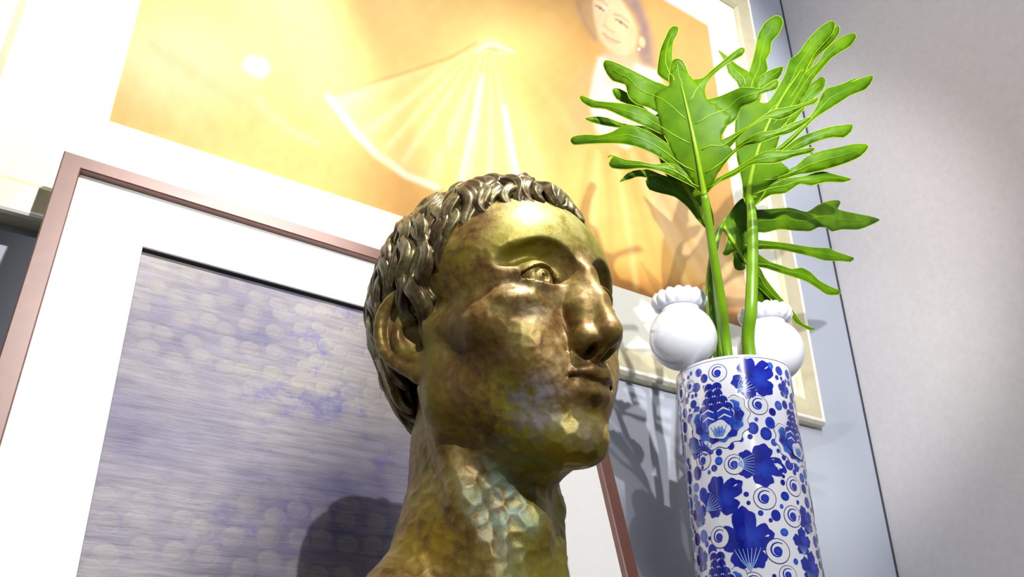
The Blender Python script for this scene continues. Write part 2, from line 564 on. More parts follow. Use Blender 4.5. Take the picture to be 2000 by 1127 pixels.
# ---- picture leaning against the wall
TILT, ROLL = math.radians(15.8), math.radians(1.1)
up0 = np.array([0, math.sin(TILT), math.cos(TILT)])
rt0 = np.array([1.0, 0, 0])
nrm = np.array([0, -math.cos(TILT), math.sin(TILT)])
rt = rt0 * math.cos(ROLL) - up0 * math.sin(ROLL)
up = up0 * math.cos(ROLL) + rt0 * math.sin(ROLL)
r_ = ray(126, 293)
TL = r_ * 0.945 / r_[1]                                     # top left corner of the frame front, relative to the camera
PW, DEPTH = 0.757, 0.020
PH = (TL[2] + CAM_Z - TABLE_Z - PW * math.sin(ROLL) * math.cos(TILT) - 0.022 * math.sin(TILT) * 0) / (math.cos(TILT) * math.cos(ROLL))
PH -= 0.0062
base = TL + rt * PW * 0.5 - up * PH
lp = empty('leaning_picture', tuple(base + np.array([0, 0, CAM_Z])))
tag(lp, 'brown framed picture in white mat leaning on the wall behind the bronze bust', 'picture')


def on_pic(x, z, d):
    """x from the left edge, z down from the top edge, d = height over the back of the frame (front = DEPTH)."""
    p = TL + rt * x - up * z + nrm * (d - DEPTH) - base
    return Vector(p)


bprof = [(0.0, 0.0), (0.0, DEPTH - 0.0015), (0.0015, DEPTH), (0.0205, DEPTH), (0.022, DEPTH - 0.0015), (0.022, 0.0)]
frame(lp, 0, PW, 0, PH, [(w, d) for w, d in bprof], MAT['brown_frame'], on_pic)
px0, px1, pz0 = 0.105, 0.105 + 0.545, 0.107
pz1 = PH - 0.11
V, Fc = ring_sheet(0.018, PW - 0.018, 0.018, PH - 0.018, px0, px1, pz0, pz1, on_pic, 0.008, 0.0105, 0.001)
mesh_obj('mat_board', V, Fc, MAT['mat_small'], None, False).parent = lp
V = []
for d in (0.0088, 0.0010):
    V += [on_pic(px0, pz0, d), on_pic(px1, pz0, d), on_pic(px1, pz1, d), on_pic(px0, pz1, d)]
mesh_obj('dark_window_edge', V, [(k, (k + 1) % 4, 4 + (k + 1) % 4, 4 + k) for k in range(4)], MAT['window_edge'], None, False).parent = lp  # dark faces lining the window of the mat
V, Fc = sheet(0.01, PW - 0.01, 0.01, PH - 0.01, 0.001, on_pic)
mesh_obj('backing_board', V, Fc, MAT['backing'], None, False).parent = lp

# painted board: blue grey with rows of bubble rings and dragged paint
m, nt, b = mat_nodes('blue_grey_painting')
MAT['abstract'] = m
uv = N(nt, 'ShaderNodeUVMap', uv_map='art')
L = nt.links.new
nb = N(nt, 'ShaderNodeTexNoise', i_Scale=3.2, i_Detail=4.0, i_Roughness=0.6)
L(uv.outputs[0], nb.inputs['Vector'])
mp = N(nt, 'ShaderNodeMapping'); mp.inputs['Scale'].default_value = (14, 130, 1); mp.inputs['Rotation'].default_value = (0, 0, 0.12)
L(uv.outputs[0], mp.inputs['Vector'])
ns = N(nt, 'ShaderNodeTexNoise', i_Scale=1.0, i_Detail=6.0, i_Roughness=0.65)
L(mp.outputs[0], ns.inputs['Vector'])
base_r = ramp(nt, [(0.30, srgb(72, 70, 118)), (0.44, srgb(122, 119, 140)), (0.56, srgb(148, 144, 150)), (0.72, srgb(168, 163, 158))])
L(nb.outputs['Fac'], base_r.inputs['Fac'])
str_r = ramp(nt, [(0.35, (0.62, 0.60, 0.62, 1)), (0.6, (1.06, 1.05, 1.03, 1))])
L(ns.outputs['Fac'], str_r.inputs['Fac'])
mul = N(nt, 'ShaderNodeMix', data_type='RGBA', blend_type='MULTIPLY'); mul.inputs[0].default_value = 0.8
L(base_r.outputs[0], mul.inputs[6]); L(str_r.outputs[0], mul.inputs[7])
# vivid blue patches
nv = N(nt, 'ShaderNodeTexNoise', i_Scale=16.0, i_Detail=5.0, i_Roughness=0.7)
L(uv.outputs[0], nv.inputs['Vector'])
nv2 = N(nt, 'ShaderNodeTexNoise', i_Scale=4.5, i_Detail=1.0)
L(uv.outputs[0], nv2.inputs['Vector'])
ad = N(nt, 'ShaderNodeMath', operation='MULTIPLY'); L(nv.outputs['Fac'], ad.inputs[0]); L(nv2.outputs['Fac'], ad.inputs[1])
bl_r = ramp(nt, [(0.31, (0, 0, 0, 1)), (0.42, (0.7, 0.7, 0.7, 1))]); L(ad.outputs[0], bl_r.inputs['Fac'])
mixb = N(nt, 'ShaderNodeMix', data_type='RGBA'); L(bl_r.outputs[0], mixb.inputs[0]); L(mul.outputs[2], mixb.inputs[6]); mixb.inputs[7].default_value = srgb(52, 52, 150)
# bubbles
mv = N(nt, 'ShaderNodeMapping'); mv.inputs['Scale'].default_value = (34, 30, 1); L(uv.outputs[0], mv.inputs['Vector'])
vo = N(nt, 'ShaderNodeTexVoronoi', voronoi_dimensions='2D', i_Scale=1.0, i_Randomness=0.6); L(mv.outputs[0], vo.inputs['Vector'])
disc = ramp(nt, [(0.30, (1, 1, 1, 1)), (0.46, (0, 0, 0, 1))]); L(vo.outputs['Distance'], disc.inputs['Fac'])
ring = ramp(nt, [(0.24, (0, 0, 0, 1)), (0.34, (1, 1, 1, 1)), (0.46, (0, 0, 0, 1))]); L(vo.outputs['Distance'], ring.inputs['Fac'])
sx = N(nt, 'ShaderNodeSeparateXYZ'); L(uv.outputs[0], sx.inputs[0])
zone = ramp(nt, [(0.0, (0.3, 0.3, 0.3, 1)), (0.40, (0.15, 0.15, 0.15, 1)), (0.46, (0.6, 0.6, 0.6, 1)), (0.56, (0.6, 0.6, 0.6, 1)), (0.60, (0.05, 0.05, 0.05, 1)), (0.72, (0.10, 0.10, 0.10, 1)), (0.77, (0.85, 0.85, 0.85, 1)), (0.98, (0.75, 0.75, 0.75, 1))])
nzz = N(nt, 'ShaderNodeMath', operation='MULTIPLY_ADD'); L(nb.outputs['Fac'], nzz.inputs[0]); nzz.inputs[1].default_value = 0.12; L(sx.outputs['Y'], nzz.inputs[2])
L(nzz.outputs[0], zone.inputs['Fac'])
zm = N(nt, 'ShaderNodeMath', operation='MULTIPLY'); L(disc.outputs[0], zm.inputs[0]); L(zone.outputs[0], zm.inputs[1])
zm2 = N(nt, 'ShaderNodeMath', operation='MULTIPLY'); L(zm.outputs[0], zm2.inputs[0]); zm2.inputs[1].default_value = 0.34
mixd = N(nt, 'ShaderNodeMix', data_type='RGBA'); L(zm2.outputs[0], mixd.inputs[0]); L(mixb.outputs[2], mixd.inputs[6]); mixd.inputs[7].default_value = srgb(164, 158, 145)
L(mixd.outputs[2], b.inputs['Base Color'])
b.inputs['Roughness'].default_value = 0.55
h0 = N(nt, 'ShaderNodeMath', operation='MULTIPLY'); L(ring.outputs[0], h0.inputs[0]); h0.inputs[1].default_value = 0.3
h1 = N(nt, 'ShaderNodeMath', operation='MULTIPLY'); L(h0.outputs[0], h1.inputs[0]); L(zone.outputs[0], h1.inputs[1])
h2 = N(nt, 'ShaderNodeMath', operation='ADD'); L(h1.outputs[0], h2.inputs[0]); L(ns.outputs['Fac'], h2.inputs[1])
bp = N(nt, 'ShaderNodeBump', i_Strength=0.8, i_Distance=0.002); L(h2.outputs[0], bp.inputs['Height']); L(bp.outputs['Normal'], b.inputs['Normal'])
V, Fc = sheet(px0 - 0.004, px1 + 0.004, pz0 - 0.004, pz1 + 0.004, 0.0022, on_pic)
o = mesh_obj('artwork', V, Fc, m, None, False); o.parent = lp
uvl = o.data.uv_layers.new(name='art')
for li, c in enumerate([(px0, pz0), (px1, pz0), (px1, pz1), (px0, pz1)]):
    uvl.data[li].uv = (c[0], 1 - c[1] / PH)
# keep real proportions: u in metres, v as 1 at the top

# ------------------------------------------------------------------ bronze bust: sculpted as a distance field, then meshed
HEAD_POS = np.array([0.3146, 0.4798, 0.2460])
YAW, PIT, ROL = math.radians(-172.12), math.radians(4.5), math.radians(1.6)


def rotm(y, p, r):
    c, s = math.cos(y), math.sin(y)
    Rz = np.array([[c, -s, 0], [s, c, 0], [0, 0, 1]])
    c, s = math.cos(p), math.sin(p)
    Rx = np.array([[1, 0, 0], [0, c, -s], [0, s, c]])
    c, s = math.cos(r), math.sin(r)
    Ry = np.array([[c, 0, s], [0, 1, 0], [-s, 0, c]])
    return Rz @ Rx @ Ry


HR = rotm(YAW, PIT, ROL)


def axis(parts):
    out = []
    for a, b, h in parts:
        out.append(np.arange(a, b, h))
    return np.concatenate(out)


h = 0.125
gx = axis([(-25, -10, 0.6), (-10, 10, h), (10, 25.01, 0.6)])
gy = axis([(-14, -11.6, 0.4), (-11.6, 4.0, 0.15), (4.0, 13.6, 0.115), (13.6, 14.2, 0.3)])
gz = axis([(-44, -18, 0.5), (-18, 3.2, 0.115), (3.2, 13.2, 0.17)])


class Field:
    def __init__(s, x, y, z):
        s.x, s.y, s.z = x.astype(np.float32), y.astype(np.float32), z.astype(np.float32)
        s.F = np.full((len(x), len(y), len(z)), 50.0, np.float32)

    def box(s, lo, hi):
        sl = []
        for a, l, u in zip((s.x, s.y, s.z), lo, hi):
            sl.append(slice(max(np.searchsorted(a, l) - 1, 0), min(np.searchsorted(a, u) + 1, len(a))))
        return tuple(sl), s.x[sl[0]][:, None, None], s.y[sl[1]][None, :, None], s.z[sl[2]][None, None, :]

    def apply(s, sl, d, k, mode):
        A = s.F[sl]
        if mode == 'add':
            if k > 0:
                q = np.maximum(k - np.abs(A - d), 0) / k
                s.F[sl] = np.minimum(A, d) - q * q * k * 0.25
            else:
                s.F[sl] = np.minimum(A, d)
        else:
            d = -d
            if k > 0:
                q = np.maximum(k - np.abs(A - d), 0) / k
                s.F[sl] = np.maximum(A, d) + q * q * k * 0.25
            else:
                s.F[sl] = np.maximum(A, d)

    def ell(s, c, r, k=1.0, mode='add', rot=None, m=1.5):
        r = np.array(r, float)
        e = (r.max() if rot is not None else r) + k + m
        sl, X, Y, Z = s.box(np.array(c) - e, np.array(c) + e)
        X, Y, Z = X - c[0], Y - c[1], Z - c[2]
        if rot is not None:
            X, Y, Z = (rot[0, 0] * X + rot[1, 0] * Y + rot[2, 0] * Z, rot[0, 1] * X + rot[1, 1] * Y + rot[2, 1] * Z, rot[0, 2] * X + rot[1, 2] * Y + rot[2, 2] * Z)
        k0 = np.sqrt((X / r[0]) ** 2 + (Y / r[1]) ** 2 + (Z / r[2]) ** 2)
        k1 = np.sqrt((X / r[0] ** 2) ** 2 + (Y / r[1] ** 2) ** 2 + (Z / r[2] ** 2) ** 2)
        d = (k0 * (k0 - 1.0) / np.maximum(k1, 1e-6)).astype(np.float32)
        d = np.where(k0 < 1e-3, -r.min(), d).astype(np.float32)
        s.apply(sl, d, k, mode)

    def cone(s, a, b, r1, r2, k=0.6, mode='add', m=1.2):
        a, b = np.array(a, float), np.array(b, float)
        rm = max(r1, r2) + k + m
        sl, X, Y, Z = s.box(np.minimum(a, b) - rm, np.maximum(a, b) + rm)
        ab = b - a
        L2 = ab @ ab
        t = np.clip(((X - a[0]) * ab[0] + (Y - a[1]) * ab[1] + (Z - a[2]) * ab[2]) / L2, 0, 1)
        d = np.sqrt((X - a[0] - t * ab[0]) ** 2 + (Y - a[1] - t * ab[1]) ** 2 + (Z - a[2] - t * ab[2]) ** 2) - (r1 + t * (r2 - r1))
        s.apply(sl, d.astype(np.float32), k, mode)

    def chain(s, pts, rs, k=0.4, mode='add', m=0.8):
        for i in range(len(pts) - 1):
            s.cone(pts[i], pts[i + 1], rs[i], rs[i + 1], k, mode, m)


def both(p):
    return [tuple(p), (-p[0],) + tuple(p[1:])]


fd = Field(gx, gy, gz)
# cranium and face mass
fd.ell((0, -0.6, 3.4), (7.3, 9.5, 7.9), 0, m=8)
fd.ell((0, 3.3, 2.4), (7.45, 6.25, 6.4), 1.5)
fd.ell((0, 2.2, -4.0), (6.0, 6.0, 6.8), 2.0)
for s_ in (1, -1):
    fd.cone((5.3 * s_, 0.6, -6.6), (1.6 * s_, 6.0, -10.0), 1.5, 1.5, 2.0)           # jaw
    fd.cone((6.0 * s_, 0.3, -2.5), (5.3 * s_, 0.6, -7.0), 1.0, 1.4, 1.8)            # ramus
    fd.ell((4.9 * s_, 4.9, -2.9), (1.9, 2.0, 1.5), 1.8)                             # cheekbone
    fd.cone((5.4 * s_, 4.6, -2.6), (6.8 * s_, 0.6, -1.6), 0.8, 0.5, 1.4)            # zygomatic arch
    fd.ell((2.7 * s_, 6.5, -4.8), (2.1, 1.9, 2.8), 1.8)                             # cheek by the nose
fd.ell((0, 6.7, -7.2), (3.0, 2.5, 2.8), 1.8)                                        # mouth barrel
fd.ell((0, 6.9, -10.5), (1.8, 1.75, 1.4), 1.4)                                      # chin
fd.cone((-0.9, 6.9, -10.7), (0.9, 6.9, -10.7), 1.2, 1.2, 1.0)
# nose: straight ridge with flat sides
fd.chain([(0, 8.8, 2.2), (0, 9.55, 0.5), (0, 10.4, -1.9), (0, 10.95, -4.05)], [0.75, 0.66, 0.62, 0.72], 0.7)
for s_ in (1, -1):
    fd.chain([(0.5 * s_, 8.8, 0.4), (0.75 * s_, 9.4, -2.2), (0.95 * s_, 9.5, -4.2)], [0.62, 0.75, 0.72], 0.9)
# eye sockets: a crisp brow edge above, soft below
for s_ in (1, -1):
    fd.ell((3.4 * s_, 9.95, 0.85), (2.75, 2.6, 2.1), 0.14, 'sub', rotm(-0.42 * s_, 0, 0))
    fd.ell((5.0 * s_, 8.35, 1.45), (1.7, 1.35, 0.7), 0.6, 'sub', rotm(-0.7 * s_, 0, 0.30 * s_))
    fd.ell((3.6 * s_, 6.9, -1.75), (2.4, 1.35, 0.95), 1.0)                          # under the eye
    fd.cone((1.4 * s_, 8.1, -0.9), (3.4 * s_, 7.5, -1.3), 0.5, 0.6, 0.8)
fd.ell((0, 10.85, -4.4), (0.86, 0.86, 0.80), 0.45)
for s_ in (1, -1):
    fd.ell((1.08 * s_, 9.4, -4.60), (0.70, 1.15, 0.72), 0.45)
    fd.cone((0.65 * s_, 10.45, -4.85), (1.15 * s_, 9.3, -5.15), 0.30, 0.28, 0.3)
    fd.chain([(1.9 * s_, 8.7, -5.3), (1.95 * s_, 9.0, -4.4), (1.6 * s_, 9.4, -3.7)], [0.10, 0.13, 0.06], 0.3, 'sub')
fd.cone((0, 10.75, -4.95), (0, 9.4, -5.6), 0.34, 0.42, 0.35)
for s_ in (1, -1):
    fd.ell((0.68 * s_, 9.8, -5.5), (0.34, 0.72, 0.50), 0.12, 'sub', rotm(-0.25 * s_, 0.1, 0))
# philtrum and lips
fd.cone((0, 9.7, -5.95), (0, 9.6, -6.35), 0.12, 0.22, 0.35, 'sub')
for s_ in (1, -1):
    fd.chain([(2.35 * s_, 7.95, -6.95), (1.5 * s_, 8.8, -6.80), (0.6 * s_, 9.35, -6.70), (0, 9.35, -6.82)], [0.24, 0.42, 0.48, 0.46], 0.22)
    fd.chain([(2.1 * s_, 7.85, -7.4), (1.2 * s_, 8.55, -7.78), (0, 8.9, -7.95)], [0.22, 0.42, 0.48], 0.35)
    fd.chain([(2.35 * s_, 8.15, -7.08), (1.6 * s_, 9.15, -7.26), (0.6 * s_, 9.7, -7.30), (0, 9.65, -7.40)], [0.14, 0.17, 0.16, 0.16], 0.06, 'sub')
fd.ell((0, 9.25, -9.15), (1.8, 1.0, 0.6), 0.7, 'sub')
# eyes: ball, lids with an almond opening
for s_ in (1, -1):
    c = np.array([3.0 * s_, 7.2, 0.0])
    # lid shell
    ld = Field(gx, gy, gz) if False else None
    e = 2.4
    sl, X, Y, Z = fd.box(c - e, c + e)
    X, Y, Z = X - c[0], Y - c[1], Z - c[2]
    rr = np.sqrt(X * X + Y * Y + Z * Z)
    u = X * s_                                             # + towards the temple
    shell = np.maximum(rr - 1.74, 1.40 - rr)
    zu = 0.86 * (1 - ((u + 0.15) / 1.78) ** 2) - 0.03 * u
    zl = -0.62 * (1 - ((u - 0.1) / 1.75) ** 2) - 0.06 * u
    op = np.maximum(Z - zu, zl - Z)
    op = np.maximum(op, np.abs(u) - 1.62)
    lid = np.maximum(shell, -op) + 0 * rr
    lid = np.maximum(lid, -(Y + 0.1))
    A = fd.F[sl]
    k = 0.35
    q = np.maximum(k - np.abs(A - lid), 0) / k
    B = np.minimum(A, lid) - q * q * k * 0.25
    # open the almond again, then set the ball in
    cut = np.maximum(op, np.maximum(1.44 - rr, -(Y - 0.2)))
    B = np.maximum(B, -cut)
    ball = rr - 1.46
    g = np.array([0.10 * s_ * 0, 1.0, 0.05]); g = g / np.linalg.norm(g)
    gx_, gy_, gz_ = -0.03, 0.995, 0.03
    along = X * gx_ + Y * gy_ + Z * gz_
    off = np.sqrt(np.maximum(rr * rr - along * along, 0))
    iris = np.sqrt((off - 0.72) ** 2 + (along - 1.29) ** 2) - 0.15
    pupil = np.sqrt((off) ** 2 + (along - 1.46) ** 2) - 0.44
    glint = np.sqrt((X - 0.12) ** 2 + (Y - 1.34) ** 2 + (Z - 0.16) ** 2) - 0.16
    ball = np.maximum(ball, -iris)
    ball = np.maximum(ball, -pupil)
    ball = np.minimum(ball, glint)
    ball = np.maximum(ball, -(Y + 0.3))
    fd.F[sl] = np.minimum(B, ball).astype(np.float32)
    # fold above the upper lid
    fd.chain([(1.7 * s_, 8.55, 0.85), (2.9 * s_, 8.75, 1.38), (4.3 * s_, 7.9, 1.05)], [0.10, 0.12, 0.10], 0.25, 'sub')
# neck, trapezius, shoulders, chest
fd.cone((0, -2.3, -3.5), (0, -2.2, -22), 4.7, 4.9, 1.6, m=3)
fd.ell((0, 1.4, -10.0), (3.6, 4.4, 2.0), 2.0)                                       # under the chin
for s_ in (1, -1):
    fd.chain([(5.0 * s_, -1.8, -5.0), (3.8 * s_, 0.0, -13.0), (1.4 * s_, 2.0, -22.5)], [0.95, 1.1, 1.0], 0.9)
    fd.chain([(2.0 * s_, -4.8, -8.0), (2.6 * s_, -4.8, -14.0), (6.0 * s_, -5.0, -19.6), (15.5 * s_, -4.6, -25.0)], [1.8, 2.1, 2.5, 2.5], 2.0)
    fd.cone((8 * s_, -4.0, -27.0), (17.0 * s_, -4.0, -28.0), 5.5, 5.2, 3.0)
fd.ell((0, 2.0, -15.0), (1.2, 1.2, 1.6), 1.4)
fd.cone((-6, -2.5, -31), (6, -2.5, -31), 8.2, 8.2, 4.0)
fd.ell((0, -2.0, -36), (13.0, 7.2, 9.0), 4.0)
sl, X, Y, Z = fd.box((-26, -15, -45), (26, 15, 14))
fd.F = np.maximum(fd.F, -(HR[2, 0] * X + HR[2, 1] * Y + HR[2, 2] * Z + 41.0)).astype(np.float32)


# ears
def ear(s_):
    o = np.array([6.6, -0.7, -1.55])
    fw = np.array([-0.34, 0.93, 0.10]); fw /= np.linalg.norm(fw)       # forward along the ear plane (back edge stands out)
    upv = np.array([0.10, -0.16, 0.98]); upv -= fw * (upv @ fw); upv /= np.linalg.norm(upv)
    ou = np.cross(fw, upv)
    if ou[0] < 0: ou = -ou

    def P(b, a, d=0.0):
        p = o + fw * b + upv * a + ou * d
        return np.array([p[0] * s_, p[1], p[2]])
    rot = np.stack([fw, upv, ou], 1)
    rot = rot * np.array([[s_], [1], [1]])
    fd.ell(P(-1.0, 0.2, 0.05), (2.0, 3.1, 0.55), 0.4, rot=rot)
    fd.ell(P(0.1, -2.6, 0.1), (1.1, 1.1, 0.5), 0.4, rot=rot)
    fd.ell(P(-0.1, -0.1, 0.75), (1.0, 1.9, 0.85), 0.35, 'sub', rot)
    fd.ell(P(-1.25, 1.1, 0.85), (1.5, 1.8, 0.55), 0.3, 'sub', rot)
    fd.ell(P(0.35, -0.7, 0.1), (0.45, 0.6, 0.9), 0.3, 'sub', rot)
    helix = [P(0.35, -0.1, 0.35), P(0.95, 0.9, 0.45), P(0.80, 2.1, 0.45), P(-0.1, 3.15, 0.5), P(-1.4, 3.3, 0.55), P(-2.55, 2.4, 0.6), P(-3.0, 0.9, 0.6), P(-2.75, -0.7, 0.55), P(-1.7, -2.0, 0.45), P(-0.5, -3.0, 0.35)]
    sm = smooth_path(helix, 22)
    rs = np.interp(np.linspace(0, 1, 22), [0, 0.15, 0.45, 0.8, 1], [0.3, 0.42, 0.46, 0.42, 0.5])
    fd.chain(sm, rs, 0.22)
    anti = smooth_path([P(0.1, -1.9, 0.35), P(-0.9, -1.7, 0.45), P(-1.55, -0.6, 0.5), P(-1.6, 0.5, 0.5), P(-1.1, 1.5, 0.45), P(-0.3, 2.2, 0.3)], 12)
    fd.chain(anti, np.interp(np.linspace(0, 1, 12), [0, 0.3, 1], [0.34, 0.42, 0.3]), 0.25)
    fd.chain([P(-1.4, 0.9, 0.45), P(-0.5, 1.3, 0.35), P(0.2, 1.5, 0.25)], [0.34, 0.32, 0.22], 0.25)
    fd.ell(P(0.85, -0.85, 0.35), (0.5, 0.75, 0.45), 0.35, rot=rot)
    fd.ell(P(-0.15, -3.0, 0.3), (0.95, 0.85, 0.55), 0.4, rot=rot)
    fd.cone(P(0.9, 0.2, 0.1), P(0.9, -2.8, -0.1), 0.5, 0.6, 0.6)


ear(1); ear(-1)


def surface_nets(x, y, z, F):
    neg = F < 0
    c = neg[:-1, :-1, :-1].astype(np.int8)
    tot = np.zeros(c.shape, np.int8)
    offs = [(i, j, k) for i in (0, 1) for j in (0, 1) for k in (0, 1)]
    sh = c.shape
    for i, j, k in offs:
        tot += neg[i:i + sh[0], j:j + sh[1], k:k + sh[2]]
    act = np.argwhere((tot > 0) & (tot < 8))
    ids = np.full(sh, -1, np.int32)
    ids[act[:, 0], act[:, 1], act[:, 2]] = np.arange(len(act))
    acc = np.zeros((len(act), 3)); cnt = np.zeros(len(act))
    ax = (x, y, z)
    for a in offs:
        for d in range(3):
            if a[d] == 1: continue
            b = list(a); b[d] = 1
            ia = act + np.array(a); ib = act + np.array(b)
            fa = F[ia[:, 0], ia[:, 1], ia[:, 2]].astype(float); fb = F[ib[:, 0], ib[:, 1], ib[:, 2]].astype(float)
            cr = (fa < 0) != (fb < 0)
            t = np.where(cr, fa / np.where(cr, fa - fb, 1), 0)
            pa_ = np.stack([ax[q][ia[:, q]] for q in range(3)], 1); pb_ = np.stack([ax[q][ib[:, q]] for q in range(3)], 1)
            acc += np.where(cr[:, None], pa_ + (pb_ - pa_) * t[:, None], 0); cnt += cr
    V = acc / cnt[:, None]
    quads = []
    for d in range(3):
        e1, e2 = [(1, 2), (2, 0), (0, 1)][d]
        slA = [slice(None)] * 3; slB = [slice(None)] * 3
        slA[d] = slice(0, -1); slB[d] = slice(1, None)
        A, B = neg[tuple(slA)], neg[tuple(slB)]
        E = np.argwhere(A != B)
        ok = (E[:, e1] > 0) & (E[:, e2] > 0) & (E[:, e1] < sh[e1]) & (E[:, e2] < sh[e2])
        E = E[ok]
        flip = A[E[:, 0], E[:, 1], E[:, 2]]
        q = []
        for o1, o2 in ((0, 0), (1, 0), (1, 1), (0, 1)):
            G = E.copy(); G[:, e1] -= o1; G[:, e2] -= o2
            q.append(ids[G[:, 0], G[:, 1], G[:, 2]])
        q = np.stack(q, 1)
        q[~flip] = q[~flip][:, ::-1]
        quads.append(q)
    return V, np.concatenate(quads)


HV, HQ = surface_nets(fd.x, fd.y, fd.z, fd.F)
# a light relaxation, then hammer dents over cheeks, jaw and neck
n = len(HV)
ed = np.concatenate([HQ[:, [0, 1]], HQ[:, [1, 2]], HQ[:, [2, 3]], HQ[:, [3, 0]]])


def relax(V, f):
    s = np.zeros_like(V); k = np.zeros(n)
    for q in range(3):
        s[:, q] = np.bincount(ed[:, 0], V[ed[:, 1], q], n) + np.bincount(ed[:, 1], V[ed[:, 0], q], n)
    k = np.bincount(ed[:, 0], minlength=n) + np.bincount(ed[:, 1], minlength=n)
    return V + f * (s / k[:, None] - V)


for _ in range(2):
    HV = relax(HV, 0.55); HV = relax(HV, -0.35)


def normals(V, Q):
    d1 = V[Q[:, 2]] - V[Q[:, 0]]; d2 = V[Q[:, 3]] - V[Q[:, 1]]
    f = np.cross(d1, d2)
    out = np.zeros_like(V)
    for k in range(4):
        for q in range(3):
            out[:, q] += np.bincount(Q[:, k], f[:, q], len(V))
    return out / np.maximum(np.linalg.norm(out, axis=1), 1e-9)[:, None]


HN = normals(HV, HQ)
# dent centres, about a finger's width apart (larger on the neck)
order = rng.permutation(n)
cell = {}
cents = []
for i in order[:60000]:
    p = HV[i]
    if p[2] < -24: sp = 1.7
    elif p[2] < -9: sp = 1.25
    else: sp = 0.95
    key = (int(p[0] // sp), int(p[1] // sp), int(p[2] // sp), sp)
    bad = False
    for a in (-1, 0, 1):
        for b_ in (-1, 0, 1):
            for c_ in (-1, 0, 1):
                for qn in cell.get((key[0] + a, key[1] + b_, key[2] + c_, sp), ()):
                    if (qn[0] - p[0]) ** 2 + (qn[1] - p[1]) ** 2 + (qn[2] - p[2]) ** 2 < (sp * 0.72) ** 2:
                        bad = True
    if not bad:
        cell.setdefault(key, []).append(p); cents.append((p, sp))
kd = KDTree(len(cents))
for i, (p, sp) in enumerate(cents): kd.insert(p, i)
kd.balance()
dent = np.zeros(n)
face_c = np.array([0, 9.0, -2.0])
x_, y_, z_ = HV[:, 0], HV[:, 1], HV[:, 2]
# keep eyes, brows, nose, lips and ears smooth
msk = np.ones(n)
msk *= 1 - 0.92 * np.exp(-(((np.abs(x_) - 3.1) / 2.3) ** 2 + ((z_ - 0.3) / 1.7) ** 2) * 1.2) * (y_ > 4.5)
msk *= 1 - 0.97 * np.exp(-((x_ / 1.9) ** 2 + ((z_ + 3.6) / 3.0) ** 2)) * (y_ > 6)
msk *= 1 - 0.97 * np.exp(-((x_ / 3.2) ** 2 + ((z_ + 7.2) / 2.0) ** 2)) * (y_ > 5)
msk *= 1 - 0.75 * sstep(z_, 1.5, 3.5)
msk *= 1 - 0.97 * ((np.abs(x_) > 6.1) & (y_ > -5) & (y_ < 1.3) & (z_ > -6.2) & (z_ < 2.5))
ha = 0.60 * np.ones(n)
for i in range(n):
    if msk[i] < 0.05: continue
    f = kd.find_n(HV[i], 2)
    d1, d2 = f[0][2], f[1][2]
    sp = cents[f[0][1]][1]
    dent[i] = (min(1.0, (d2 - d1) / (0.55 * sp)) ** 0.7) * sp
HV = HV - HN * (dent * msk * np.interp(z_, [-14, -7], [0.062, 0.036]))[:, None]
print('bust verts', n)

m, nt, b = mat_nodes('patinated_bronze')
MAT['bronze'] = m
L = nt.links.new
tc = N(nt, 'ShaderNodeTexCoord')
n1_ = N(nt, 'ShaderNodeTexNoise', i_Scale=22.0, i_Detail=6.0, i_Roughness=0.65)
n2_ = N(nt, 'ShaderNodeTexNoise', i_Scale=70.0, i_Detail=5.0, i_Roughness=0.7)
n3_ = N(nt, 'ShaderNodeTexNoise', i_Scale=11.0, i_Detail=3.0)
for q in (n1_, n2_, n3_): L(tc.outputs['Object'], q.inputs['Vector'])
r1 = ramp(nt, [(0.28, srgb(58, 36, 14)), (0.42, srgb(114, 78, 34)), (0.52, srgb(132, 111, 46)), (0.62, srgb(150, 140, 76)), (0.76, srgb(166, 110, 68))])
L(n1_.outputs['Fac'], r1.inputs['Fac'])
r2 = ramp(nt, [(0.32, srgb(70, 42, 22)), (0.5, srgb(134, 112, 54)), (0.68, srgb(188, 174, 126))])
L(n2_.outputs['Fac'], r2.inputs['Fac'])
mx1 = N(nt, 'ShaderNodeMix', data_type='RGBA'); mx1.inputs[0].default_value = 0.42
L(r1.outputs[0], mx1.inputs[6]); L(r2.outputs[0], mx1.inputs[7])
# yellow-green bloom
r3 = ramp(nt, [(0.50, (0, 0, 0, 1)), (0.64, (0.75, 0.75, 0.75, 1))]); L(n3_.outputs['Fac'], r3.inputs['Fac'])
mx2 = N(nt, 'ShaderNodeMix', data_type='RGBA'); L(r3.outputs[0], mx2.inputs[0]); L(mx1.outputs[2], mx2.inputs[6]); mx2.inputs[7].default_value = srgb(134, 128, 26)
# round tone patches in the head's own coordinates, with verdigris low on the throat
def tone_patch(prev, centre, radius, colour, amount):
    vm = N(nt, 'ShaderNodeVectorMath', operation='DISTANCE'); L(tc.outputs['Object'], vm.inputs[0]); vm.inputs[1].default_value = [c * 0.01 for c in centre]
    mr = N(nt, 'ShaderNodeMapRange'); mr.inputs[1].default_value = radius * 0.01; mr.inputs[2].default_value = radius * 0.003; mr.inputs[3].default_value = 0; mr.inputs[4].default_value = amount
    L(vm.outputs['Value'], mr.inputs[0])
    ml = N(nt, 'ShaderNodeMath', operation='MULTIPLY'); L(mr.outputs[0], ml.inputs[0])
    rr_ = ramp(nt, [(0.40, (0, 0, 0, 1)), (0.58, (1, 1, 1, 1))]); L(n2_.outputs['Fac'], rr_.inputs['Fac']); L(rr_.outputs[0], ml.inputs[1])
    mz = N(nt, 'ShaderNodeMix', data_type='RGBA'); L(ml.outputs[0], mz.inputs[0]); L(prev.outputs[2], mz.inputs[6]); mz.inputs[7].default_value = colour
    return mz
cur = tone_patch(mx2, (5.2, 3.0, -6.0), 5.0, srgb(74, 44, 20), 0.8)
